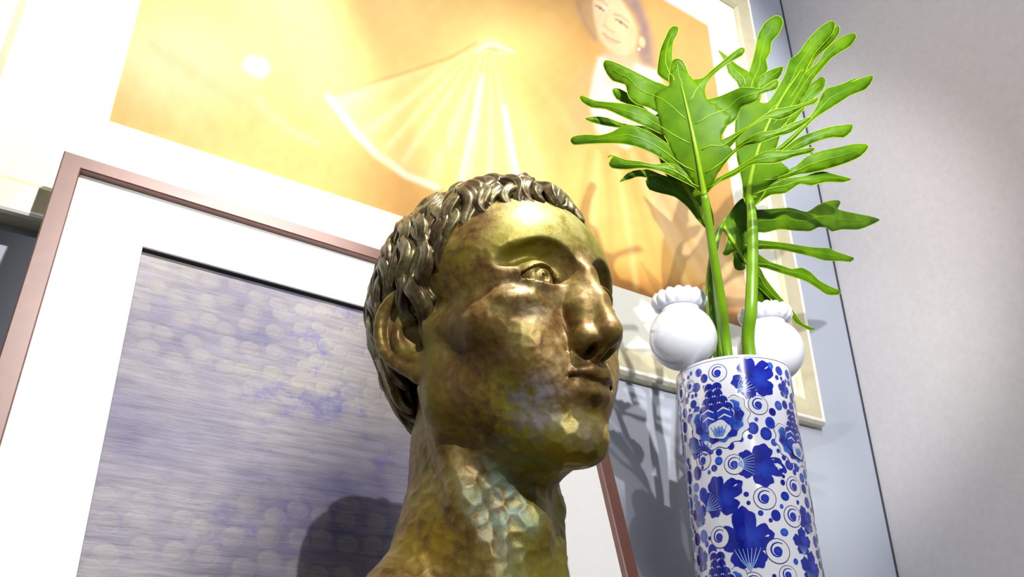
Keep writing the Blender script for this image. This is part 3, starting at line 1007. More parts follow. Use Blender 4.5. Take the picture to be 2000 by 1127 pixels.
cur = tone_patch(cur, (4.2, 4.2, -9.2), 4.0, srgb(66, 38, 18), 0.8)
cur = tone_patch(cur, (6.4, 4.0, 2.0), 3.4, srgb(146, 124, 16), 0.8)
cur = tone_patch(cur, (1.0, 9.0, 5.5), 4.6, srgb(164, 158, 96), 0.75)
cur = tone_patch(cur, (5.6, -2.0, -15.0), 4.0, srgb(150, 122, 14), 0.9)
cur = tone_patch(cur, (3.2, 3.6, -13.5), 4.0, srgb(120, 158, 150), 0.9)
cur = tone_patch(cur, (2.6, 3.9, -17.0), 3.0, srgb(90, 128, 116), 0.6)
cur = tone_patch(cur, (3.6, 7.0, -8.8), 2.6, srgb(160, 158, 172), 0.7)
cur = tone_patch(cur, (3.9, 7.4, -1.8), 2.2, srgb(170, 160, 140), 0.6)
cur = tone_patch(cur, (1.0, 8.8, -10.4), 2.0, srgb(156, 146, 150), 0.5)
L(cur.outputs[2], b.inputs['Base Color'])
b.inputs['Metallic'].default_value = 0.38
rr2 = ramp(nt, [(0.3, (0.36, 0.36, 0.36, 1)), (0.7, (0.58, 0.58, 0.58, 1))]); L(n2_.outputs['Fac'], rr2.inputs['Fac']); L(rr2.outputs[0], b.inputs['Roughness'])
bp = N(nt, 'ShaderNodeBump', i_Strength=0.35, i_Distance=0.0012); L(n2_.outputs['Fac'], bp.inputs['Height']); L(bp.outputs['Normal'], b.inputs['Normal'])

bust = empty('bronze_bust', tuple(HEAD_POS + np.array([0, 0, CAM_Z])))
bust.matrix_world = Matrix.Translation(Vector(HEAD_POS) + Vector((0, 0, CAM_Z))) @ Matrix(HR.tolist()).to_4x4()
tag(bust, 'bronze bust of a man with short wavy hair looking to the right', 'bust')
np_mesh('figure', HV * 0.01, HQ[:, ::-1] if False else HQ, MAT['bronze'], bust, True)

# ------------------------------------------------------------------ hair: combed wavy locks cast over the skull
SK_C, SK_R = np.array([0, -0.7, 3.3]), np.array([7.35, 9.6, 8.15])


def hairline(px_, py_):
    """lowest z at which hair grows, for a scalp position seen from above"""
    a = math.degrees(math.atan2(px_, py_))           # 0 = front, 90 = side
    a = abs(a)
    return float(np.interp(a, [0, 14, 28, 42, 54, 64, 74, 84, 96, 108, 122, 140, 180], [6.6, 6.6, 6.1, 5.0, 3.2, 1.4, -0.4, -2.0, 1.4, 1.0, -3.6, -6.2, -6.8]))


def scalp(a, z):
    """point on the skull ellipsoid at azimuth a (0 = front) and height z"""
    t = (z - SK_C[2]) / SK_R[2]
    rr = math.sqrt(max(1e-4, 1 - min(t * t, 0.9999)))
    if t < 0: rr = 1.0 - 0.25 * t * t
    return np.array([SK_C[0] + SK_R[0] * rr * math.sin(a), SK_C[1] + SK_R[1] * rr * math.cos(a), z])


HVs, HFs = [], []


def put(V, Fc):
    o0 = len(HVs)
    HVs.extend(V)
    HFs.extend([tuple(i + o0 for i in f) for f in Fc])


# cap under the locks
na, nb_ = 96, 26
capV = []
for i in range(na):
    a = 2 * math.pi * i / na
    p0 = scalp(a, 5.0)
    z0 = hairline(p0[0], p0[1] + 0.7) + 0.25
    for j in range(nb_):
        th = (j / (nb_ - 1))
        z = z0 + (SK_C[2] + SK_R[2] - z0) * math.sin(th * math.pi / 2)
        p = scalp(a, z)
        nn = (p - SK_C) / SK_R ** 2; nn /= np.linalg.norm(nn)
        e = 0.72 * min(1.0, th * 7)
        capV.append(p + nn * (e - 0.1))
capF = []
for i in range(na):
    for j in range(nb_ - 1):
        i2 = (i + 1) % na
        capF.append((i * nb_ + j, i2 * nb_ + j, i2 * nb_ + j + 1, i * nb_ + j + 1))
put(capV, capF)


def lock(path, nrms, r0, ridges=3, seg=30):
    m_ = len(path)
    V = []
    ph = random.uniform(0, 6.28)
    for i in range(m_):
        t = path[min(i + 1, m_ - 1)] - path[max(i - 1, 0)]
        t = t / max(np.linalg.norm(t), 1e-6)
        nn = nrms[i] - t * (nrms[i] @ t); nn /= max(np.linalg.norm(nn), 1e-6)
        w = np.cross(t, nn)
        s = i / (m_ - 1)
        r = r0 * (0.55 + 0.45 * math.sin(min(1, s * 2.2) * math.pi / 2)) * (1 - (max(0, s - 0.6) / 0.4) ** 2 * 0.55)
        for k in range(seg):
            an = 2 * math.pi * k / seg
            g = 1 + 0.13 * math.cos(an * 5 + ph + 1.6 * math.sin(s * 5 + ph)) + 0.085 * math.cos(an * 12 + 2.2 * math.sin(4 * s + ph))
            V.append(path[i] + (w * math.cos(an) * 1.05 + nn * math.sin(an) * 0.80) * r * g)
    Fc = []
    for i in range(m_ - 1):
        for k in range(seg):
            k2 = (k + 1) % seg
            Fc.append((i * seg + k, i * seg + k2, (i + 1) * seg + k2, (i + 1) * seg + k))
    Fc.append(tuple(range(seg - 1, -1, -1))); Fc.append(tuple((m_ - 1) * seg + k for k in range(seg)))
    put(V, Fc)


def flow_lock(a0, z_start, z_end, drift, wav, r0, lift, nseg=24, curl=0.0):
    path, nr = [], []
    ph = random.uniform(-0.8, 0.8)
    for i in range(nseg):
        s = i / (nseg - 1)
        z = z_start + (z_end - z_start) * s
        rad = max(0.25, math.sqrt(max(0.0, 1 - min(1, ((z - SK_C[2]) / SK_R[2]) ** 2 * (1 if z > SK_C[2] else 0.2)))))
        a = a0 + (drift * s + wav * math.sin(s * 2 * math.pi * 1.4 + ph) + curl * max(0, s - 0.6) ** 2) / (8.0 * max(rad, 0.4))
        p = scalp(a, z)
        nn = (p - SK_C) / SK_R ** 2; nn /= np.linalg.norm(nn)
        e = 0.50 + lift * math.sin(s * math.pi) + 0.12 * math.sin(s * 9 + ph * 4) - 0.22 * s * s
        path.append(p + nn * e); nr.append(nn)
    lock(path, nr, r0)


def arc_z(a, z_edge, arclen):
    """height from which a lock of the given length along the skull reaches z_edge"""
    z = z_edge; L_ = 0; p = scalp(a, z)
    while L_ < arclen and z < SK_C[2] + SK_R[2] - 0.06:
        z += 0.05
        q = scalp(a, z); L_ += np.linalg.norm(q - p); p = q
    return z


# rows of locks, from the hairline upwards; every row overlaps the one below
for row in range(8):
    up_off = row * 2.1
    step = 0.98 if row < 1 else 1.08
    per = 2 * math.pi * 8.2
    cnt = int(per / step * (1.0 - 0.085 * row))
    for i in range(cnt):
        a = 2 * math.pi * (i + 0.5 * (row % 2) + random.uniform(-0.18, 0.18)) / cnt
        if a > math.pi: a -= 2 * math.pi
        p0 = scalp(a, 5.0)
        zl = hairline(p0[0], p0[1] + 0.7) - (0.15 if row == 0 else 0)
        z_end = arc_z(a, zl, up_off + random.uniform(-0.3, 0.3)) if up_off > 0 else zl + random.uniform(-0.15, 0.25)
        if z_end > SK_C[2] + SK_R[2] - 0.3: continue
        z_st = arc_z(a, z_end, random.uniform(4.6, 7.0))
        side = 1 if a > 0 else -1
        flow_lock(a, z_st, z_end, random.uniform(-0.3, 0.5) * side, random.uniform(0.28, 0.5), random.uniform(0.50, 0.74) * (0.92 if row == 0 else 1.0), random.uniform(0.15, 0.4), curl=random.uniform(1.0, 4.0) * (1 if row == 0 else 0.3) * -side)
# the swirl on the crown
for i in range(26):
    a0 = 2 * math.pi * i / 26
    path, nr = [], []
    for k in range(9):
        s = k / 8
        rr_ = 0.3 + 3.4 * s
        a = a0 + 0.9 * s
        x, y = rr_ * math.sin(a), SK_C[1] + rr_ * math.cos(a) * 1.15
        t = 1 - ((x - SK_C[0]) / SK_R[0]) ** 2 - ((y - SK_C[1]) / SK_R[1]) ** 2
        z = SK_C[2] + SK_R[2] * math.sqrt(max(t, 0))
        p = np.array([x, y, z]); nn = (p - SK_C) / SK_R ** 2; nn /= np.linalg.norm(nn)
        path.append(p + nn * 0.4); nr.append(nn)
    lock(path, nr, 0.45)
mh, nt, b = mat_nodes('hair_bronze')
L = nt.links.new
tc = N(nt, 'ShaderNodeTexCoord')
n1_ = N(nt, 'ShaderNodeTexNoise', i_Scale=55.0, i_Detail=6.0, i_Roughness=0.7); L(tc.outputs['Object'], n1_.inputs['Vector'])
r1 = ramp(nt, [(0.30, srgb(50, 30, 20)), (0.46, srgb(86, 70, 42)), (0.58, srgb(118, 110, 72)), (0.74, srgb(168, 164, 122))]); L(n1_.outputs['Fac'], r1.inputs['Fac'])
L(r1.outputs[0], b.inputs['Base Color']); b.inputs['Metallic'].default_value = 0.4; b.inputs['Roughness'].default_value = 0.36
bp = N(nt, 'ShaderNodeBump', i_Strength=0.4, i_Distance=0.0012); L(n1_.outputs['Fac'], bp.inputs['Height']); L(bp.outputs['Normal'], b.inputs['Normal'])
me_v = [tuple(np.array(v) * 0.01) for v in HVs]
hair = mesh_obj('hair', me_v, HFs, mh, None, True)
bm = bmesh.new(); bm.from_mesh(hair.data); bmesh.ops.recalc_face_normals(bm, faces=bm.faces); bm.to_mesh(hair.data); bm.free()
hair.parent = bust
# the bust is set on a stone block of its own; its top follows the slight tilt of the cast
P0 = HR @ np.array([0, -0.02, -0.41]) + HEAD_POS
pl = empty('stone_plinth', (P0[0], P0[1], TABLE_Z))
tag(pl, 'black stone block under the bronze bust on the table', 'plinth')
bm = bmesh.new(); add_box(bm, (-0.12, -0.075, 0), (0.12, 0.085, HEAD_POS[2] - 0.4112 + CAM_Z - TABLE_Z), 0.004)
o = bm_obj('block', bm, MAT['black_stone'], pl)

# ------------------------------------------------------------------ blue and white vase with two bulb spouts
VX, VY, VR = 0.838, 0.693, 0.0750
RIM_Z = 0.386                       # relative to the camera
vase = empty('porcelain_vase', (VX, VY, TABLE_Z))
tag(vase, 'tall white cylinder vase with blue flower decoration and two white bulb spouts', 'vase')
VH = RIM_Z + CAM_Z - TABLE_Z


def lathe(profile, seg=64, centre=(0, 0, 0)):
    V, Fc = [], []
    m_ = len(profile)
    for k in range(seg):
        a = 2 * math.pi * k / seg
        for r, z in profile:
            V.append((centre[0] + r * math.cos(a), centre[1] + r * math.sin(a), centre[2] + z))
    for k in range(seg):
        k2 = (k + 1) % seg
        for j in range(m_ - 1):
            Fc.append((k * m_ + j, k2 * m_ + j, k2 * m_ + j + 1, k * m_ + j + 1))
    return V, Fc


prof = [(0.0, 0.0), (0.070, 0.0), (VR - 0.002, 0.002), (VR, 0.006), (VR, VH - 0.004), (VR - 0.0012, VH - 0.0012), (VR - 0.0035, VH), (VR - 0.006, VH - 0.0015), (VR - 0.0065, VH - 0.01), (VR - 0.0065, 0.02), (0.0, 0.015)]
V, Fc = lathe(prof, 96)
o = mesh_obj('body', V, Fc, MAT['porcelain'], None, True); o.parent = vase
spouts = [(0.7695, 0.7106), (0.9058, 0.6754)]
SR = 0.0455
for sx_, sy_ in spouts:
    cx_, cy_, cz_ = sx_ - VX, sy_ - VY, VH + 0.043
    sp = []
    for k in range(25):
        th = -math.pi / 2 + k / 24 * math.radians(90 + 52)
        sp.append((SR * math.cos(th), SR * math.sin(th)))
    zt = SR * math.sin(math.radians(52))
    sp += [(0.0265, zt + 0.003), (0.0265, zt + 0.008), (0.030, zt + 0.013), (0.033, zt + 0.018)]
    V, Fc = lathe(sp, 64, (cx_, cy_, cz_))
    o = mesh_obj('bulb_spout', V, Fc, MAT['porcelain'], None, True); o.parent = vase
    # scalloped crown: a ring of rounded lobes
    V, Fc = [], []
    seg, nl = 112, 16
    ring_prof = [(0.022, 0.006), (0.029, 0.006), (0.0355, 0.010), (0.0385, 0.017), (0.0385, 0.022), (0.0350, 0.0275), (0.0300, 0.0285), (0.0255, 0.026), (0.0225, 0.018), (0.022, 0.006)]
    m_ = len(ring_prof)
    for k in range(seg):
        a = 2 * math.pi * k / seg
        lob = abs(math.cos(a * nl / 2)) ** 0.7
        for r, z in ring_prof:
            w_ = max(0.0, (r - 0.026) / 0.0125)
            zz = max(0.0, (z - 0.015) / 0.0135)
            V.append((cx_ + (r - 0.0042 * w_ * (1 - lob)) * math.cos(a), cy_ + (r - 0.0042 * w_ * (1 - lob)) * math.sin(a), cz_ + zt + z - 0.0035 * zz * (1 - lob)))
    for k in range(seg):
        k2 = (k + 1) % seg
        for j in range(m_ - 1):
            Fc.append((k * m_ + j, k2 * m_ + j, k2 * m_ + j + 1, k * m_ + j + 1))
    q = mesh_obj('scalloped_crown', V, Fc, MAT['porcelain'], None, True); q.parent = o

# painted decoration: thin enamel shapes laid on the glaze (a = metres round the wall, h = metres below the rim)
DV, DF, DC = [], [], []
NAVY, DEEP, BLUE, MID, SKY, WHITE, LINE = [srgb(*c)[:3] for c in ((16, 22, 110), (20, 34, 150), (28, 62, 178), (48, 100, 196), (128, 160, 216), (206, 209, 221), (40, 44, 96))]


def put_dec(poly, cols, layer, centre=None):
    """filled shape (fan round its centre) at the given layer; cols: rim colour and centre colour"""
    if centre is None:
        centre = (sum(p[0] for p in poly) / len(poly), sum(p[1] for p in poly) / len(poly))
    o0 = len(DV)
    r = VR + 0.00022 + 0.00011 * layer
    # rings so that the shape follows the curve of the wall
    pts = []
    for f in (0.0, 0.5, 1.0):
        if f == 0: pts.append(centre)
        else:
            for p in poly: pts.append((centre[0] + (p[0] - centre[0]) * f, centre[1] + (p[1] - centre[1]) * f))
    np_ = len(poly)
    for i, (a, h_) in enumerate(pts):
        t = a / VR
        DV.append((r * math.cos(t), r * math.sin(t), VH - h_))
        f = 0 if i == 0 else (0.5 if i <= np_ else 1.0)
        DC.append(tuple(cols[1][k] * (1 - f) + cols[0][k] * f for k in range(3)))
    for k in range(np_):
        k2 = (k + 1) % np_
        DF.append((o0, o0 + 1 + k, o0 + 1 + k2))
        DF.append((o0 + 1 + k, o0 + 1 + np_ + k, o0 + 1 + np_ + k2)); DF.append((o0 + 1 + k, o0 + 1 + np_ + k2, o0 + 1 + k2))


def stroke(pts, w, col, layer):
    o0 = len(DV)
    r = VR + 0.00022 + 0.00011 * layer
    m_ = len(pts)
    for i, p in enumerate(pts):
        q0, q1 = pts[max(i - 1, 0)], pts[min(i + 1, m_ - 1)]
        dx, dy = q1[0] - q0[0], q1[1] - q0[1]
        L_ = math.hypot(dx, dy) or 1e-9
        ww = w * (w_taper(i / (m_ - 1)))
        for s in (1, -1):
            a, h_ = p[0] - dy / L_ * ww * s / 2, p[1] + dx / L_ * ww * s / 2
            t = a / VR
            DV.append((r * math.cos(t), r * math.sin(t), VH - h_)); DC.append(col)
    for i in range(m_ - 1):
        DF.append((o0 + 2 * i, o0 + 2 * i + 1, o0 + 2 * i + 3)); DF.append((o0 + 2 * i, o0 + 2 * i + 3, o0 + 2 * i + 2))


def w_taper(s):
    return 0.45 + 0.55 * math.sin(math.pi * min(max(s, 0.02), 0.98))


def circ(c, r, n_=14, sq=1.0):
    return [(c[0] + r * math.cos(2 * math.pi * k / n_), c[1] + r * sq * math.sin(2 * math.pi * k / n_)) for k in range(n_)]


def on_vase(px, py):
    """(a, h) of the spot of the wall that lies behind a pixel of the 2000 x 1127 photograph"""
    d = ray(px, py)
    A = d[0] ** 2 + d[1] ** 2
    B = -2 * (d[0] * VX + d[1] * VY)
    Cc = VX ** 2 + VY ** 2 - VR ** 2
    D = B * B - 4 * A * Cc
    t = (-B - math.sqrt(max(D, 0))) / (2 * A)
    P = d * t
    return (math.atan2(P[1] - VY, P[0] - VX) * VR, RIM_Z - P[2])


def dz(x, y):
    """spot read off the enlarged detail of the vase"""
    return on_vase(1180 + x * 0.5208, 540 + y * 0.5208)


taken = []                                # circles already used, for spacing the dots


def leaf_shape(c, size, ang, pale=False):
    """five-lobed leaf with fine pale veins"""
    pts = []
    nn = 60
    for k in range(nn):
        t = 2 * math.pi * k / nn
        lob = 0.62 + 0.38 * abs(math.cos(2.5 * t)) ** 0.7
        lob *= 1.0 + 0.22 * math.cos(t)
        lob *= 1 + 0.05 * math.cos(15 * t)
        pts.append((lob * math.cos(t), lob * 0.86 * math.sin(t)))
    ca, sa = math.cos(ang), math.sin(ang)
    tr = lambda p: (c[0] + size * (p[0] * ca - p[1] * sa), c[1] + size * (p[0] * sa + p[1] * ca))
    put_dec([tr(p) for p in pts], (DEEP if not pale else MID, NAVY if not pale else BLUE), 2, tr((0, 0)))
    put_dec([tr((p[0] * 0.55 + 0.25, p[1] * 0.5 + 0.18)) for p in pts], (DEEP, BLUE), 3, tr((0.25, 0.18)))
    for k in range(7):
        y = -0.42 + 0.14 * k
        stroke([tr((-0.78, 0.02)), tr((-0.45, y * 0.55)), tr((-0.08, y))], size * 0.035, SKY, 4)
    taken.append((c, size * 1.02))


def spiral(c, r):
    put_dec(circ(c, r, 20), (LINE, LINE), 1)
    put_dec(circ(c, r * 0.93, 20), (WHITE, WHITE), 2)
    pts = []
    for k in range(26):
        t = k / 25
        an = 0.8 + t * 4.6
        rr_ = r * (0.36 + 0.34 * t)
        pts.append((c[0] + rr_ * math.cos(an), c[1] + rr_ * math.sin(an)))
    stroke(pts, r * 0.14, DEEP, 3)
    put_dec(circ(c, r * 0.36, 14), (DEEP, BLUE), 3)
    taken.append((c, r * 1.05))


def petal(c, r, ang, inner, layer, outline=True):
    ca, sa = math.cos(ang), math.sin(ang)
    base_ = []
    for k in range(22):
        t = 2 * math.pi * k / 22
        rr_ = 1 + 0.07 * math.cos(6 * t)
        base_.append((rr_ * math.cos(t), rr_ * 0.9 * math.sin(t)))
    tr = lambda p, f, off=0.0: (c[0] + r * ((p[0] * f + off) * ca - p[1] * f * sa), c[1] + r * ((p[0] * f + off) * sa + p[1] * f * ca))
    if outline:
        put_dec([tr(p, 1.0) for p in base_], (LINE, LINE), layer)
        put_dec([tr(p, 0.94) for p in base_], (WHITE, WHITE), layer + 1)
    put_dec([tr(p, 0.68, -0.20) for p in base_], inner, layer + 2)
    for k in range(7):
        y = -0.45 + 0.15 * k
        stroke([tr((-0.3, y * 0.4), 1), tr((0.55 - abs(y) * 0.4, y * 1.1), 1)], r * 0.05, inner[0], layer + 3)


def peony(c, r, lean=0.0):
    for k in range(9):                                   # outer scalloped petals
        an = math.radians(-30 + 27 * k) + lean
        pc = (c[0] + r * 0.70 * math.cos(an), c[1] + r * 0.66 * math.sin(an) + r * 0.1)
        petal(pc, r * 0.37, an, (DEEP if k % 2 else MID, NAVY if k % 3 else DEEP), 2)
    for row in range(5):                                 # the pointed cone of scales
        y = -0.95 + row * 0.24
        nsc = 2 + (row > 1) + (row > 2)
        for k in range(nsc):
            x = (k - (nsc - 1) / 2) * 0.27
            pc = (c[0] + r * (x + lean * 0.2), c[1] + r * y)
            put_dec(circ(pc, r * 0.185, 14), (WHITE, WHITE), 6 + row)
            put_dec(circ((pc[0], pc[1] + r * 0.03), r * 0.165, 14), (DEEP, NAVY), 7 + row)
    put_dec(circ((c[0], c[1] + 0.1 * r), r * 0.34, 20), (DEEP, NAVY), 12)
    for an, rr_ in ((-2.6, 0.30), (-0.5, 0.30), (0.4, 0.34), (2.7, 0.34)):
        pc = (c[0] + r * 0.30 * math.cos(an), c[1] + r * (0.15 + 0.26 * math.sin(an)))
        put_dec(circ(pc, r * rr_ * 0.8, 16), (BLUE, DEEP), 13)
        stroke([(pc[0] - r * 0.2, pc[1] - r * 0.12), (pc[0], pc[1] - r * 0.22), (pc[0] + r * 0.2, pc[1] - r * 0.1)], r * 0.06, WHITE, 14)
    pc = (c[0] + 0.05 * r, c[1] + 0.5 * r)               # pale cupped petal in front
    base_ = [(pc[0] + r * 0.36 * (1 + 0.08 * math.cos(5 * t)) * math.cos(t), pc[1] + r * 0.30 * (1 + 0.08 * math.cos(5 * t)) * math.sin(t)) for t in [2 * math.pi * k / 24 for k in range(24)]]
    put_dec(base_, (WHITE, WHITE), 15)
    put_dec([(pc[0] + (p[0] - pc[0]) * 0.55, pc[1] + (p[1] - pc[1]) * 0.55 + r * 0.07) for p in base_], (SKY, MID), 16)
    for k in range(5):
        x = (k - 2) * 0.1
        stroke([(pc[0] + r * x * 0.5, pc[1] + r * 0.24), (pc[0] + r * x * 1.3, pc[1] - r * 0.12)], r * 0.035, DEEP, 17)
    taken.append((c, r * 0.98))


PXM = 0.5208 * 1.10 / F_PX                  # metres per detail pixel at the wall of the vase
peony(dz(420, 520), 108 * PXM)
peony(dz(712, 605), 92 * PXM, 0.2)
peony(dz(438, 1165), 100 * PXM)
leaf_shape(dz(552, 390), 88 * PXM, 3.14 + 2.5)
leaf_shape(dz(572, 705), 82 * PXM, 0.1)
leaf_shape(dz(428, 835), 80 * PXM, -0.5)
leaf_shape(dz(536, 1010), 100 * PXM, -1.57)
leaf_shape(dz(760, 925), 46 * PXM, -1.9)
leaf_shape(dz(745, 1005), 44 * PXM, -1.5)
leaf_shape(dz(776, 1105), 52 * PXM, -1.3)
leaf_shape(dz(358, 900), 46 * PXM, -1.7)
leaf_shape(dz(368, 1070), 42 * PXM, -1.7)
leaf_shape(dz(674, 430), 34 * PXM, -1.4)
for x, y, r in ((425, 362, 34), (578, 482, 36), (372, 690, 34), (488, 705, 35), (603, 832, 38), (712, 788, 34), (708, 900, 36), (433, 978, 36), (652, 1030, 40), (322, 412, 24), (560, 1150, 34), (690, 1120, 30)):
    spiral(dz(x, y), r * PXM)
# the side the camera does not see and the foot carry the same decoration
for row in range(9):
    for k in range(7):
        a = VR * 2 * math.pi * (k + 0.5 * (row % 2)) / 7 + random.uniform(-0.006, 0.006)
        h_ = 0.035 + row * 0.066 + random.uniform(-0.008, 0.008)
        c = (((a + math.pi * VR) % (2 * math.pi * VR)) - math.pi * VR, h_)
        kind = random.choice(['leaf', 'leaf', 'peony', 'spiral', 'spiral'])
        r = {'leaf': 0.027, 'peony': 0.036, 'spiral': 0.013}[kind]
        if h_ + r > VH - 0.01 or h_ - r < 0.004: continue
        if any(math.hypot((c[0] - t[0][0]), c[1] - t[0][1]) < r + t[1] for t in taken): continue
        if kind == 'leaf': leaf_shape(c, r, random.uniform(-3, 3))
        elif kind == 'peony': peony(c, r)
        else: spiral(c, r)
big = list(taken)
TC = np.zeros((6000, 3)); nt_ = len(taken)
for i, t in enumerate(taken): TC[i] = (t[0][0], t[0][1], t[1])
for step_, r_list in ((3500, (0.0058, 0.0066, 0.0074)), (5000, (0.0042, 0.0050)), (6000, (0.0024, 0.0032))):
    for _ in range(step_):
        c = (random.uniform(-math.pi, math.pi) * VR, random.uniform(0.006, VH - 0.01))
        r = random.choice(r_list)
        if c[1] - r < 0.008: continue
        T = TC[:nt_]
        if (np.hypot(T[:, 0] - c[0], T[:, 1] - c[1]) < r + T[:, 2] + 0.0006).any(): continue
        col = random.choice([(BLUE, MID), (DEEP, BLUE), (DEEP, NAVY), (BLUE, DEEP), (DEEP, DEEP)])
        put_dec(circ(c, r, 14, random.uniform(0.9, 1.2)), col, 2)
        TC[nt_] = (c[0], c[1], r); nt_ += 1
        if nt_ >= 5990: break
stroke([(VR * math.radians(d), 0.0052) for d in range(-180, 181, 3)], 0.0008, LINE, 1)
MAT['enamel'] = attr_mat('blue_enamel', 0.12, 0.6)
me = bpy.data.meshes.new('blue_decoration')
me.from_pydata(DV, [], DF); me.update()
at = me.color_attributes.new('paint', 'FLOAT_COLOR', 'POINT')
at.data.foreach_set('color', np.array([tuple(c) + (1.0,) for c in DC], np.float32).ravel())
me.polygons.foreach_set('use_smooth', [True] * len(me.polygons))
me.materials.append(MAT['enamel'])
bm = bmesh.new(); bm.from_mesh(me)
for f in bm.faces:
    cc = f.calc_center_median()
    if f.normal.x * cc.x + f.normal.y * cc.y < 0: f.normal_flip()
bm.to_mesh(me); bm.free()
o = bpy.data.objects.new('blue_decoration', me); COL.objects.link(o); o.parent = vase; o['kind'] = 'stuff'
print('decor tris', len(DF))

# ------------------------------------------------------------------ philodendron leaves standing in the vase
def leaf_mat(name, dark, light):
    m, nt, b = mat_nodes(name)
    L = nt.links.new
    tc = N(nt, 'ShaderNodeTexCoord')
    nz = N(nt, 'ShaderNodeTexNoise', i_Scale=26.0, i_Detail=4.0)
    L(tc.outputs['Object'], nz.inputs['Vector'])
    rp = ramp(nt, [(0.3, dark), (0.7, light)])
    L(nz.outputs['Fac'], rp.inputs['Fac'])
    L(rp.outputs[0], b.inputs['Base Color'])
    b.inputs['Roughness'].default_value = 0.5
    b.inputs['Specular IOR Level'].default_value = 0.3
    tl = N(nt, 'ShaderNodeBsdfTranslucent')
    hs = N(nt, 'ShaderNodeHueSaturation', i_Value=1.5, i_Saturation=1.1)
    L(rp.outputs[0], hs.inputs['Color']); L(hs.outputs[0], tl.inputs['Color'])
    mx = N(nt, 'ShaderNodeMixShader'); mx.inputs[0].default_value = 0.36
    L(b.outputs[0], mx.inputs[1]); L(tl.outputs[0], mx.inputs[2])
    L(mx.outputs[0], nt.nodes['Material Output'].inputs['Surface'])
    return m


MAT['leaf'] = leaf_mat('leaf_green', srgb(62, 106, 0), srgb(102, 146, 0))
MAT['leaf_edge'] = plain('leaf_rim_yellow_green', srgb(140, 172, 10), 0.4, 0, 0.1, 30)
MAT['vein'] = plain('vein_pale_green', srgb(116, 152, 14), 0.4, 0, 0.1, 30)
MAT['stalk'] = plain('stalk_green', srgb(92, 132, 12), 0.35, 0, 0.18, 26)


def z3(pts): return [(1080 + x * 0.35497, y * 0.35497) for x, y in pts]
def z4(pts): return [(1360 + x * 0.3016, 360 + y * 0.3016) for x, y in pts]
def zb(pts): return [(1080 + x * 0.35497, 320 + y * 0.35497) for x, y in pts]


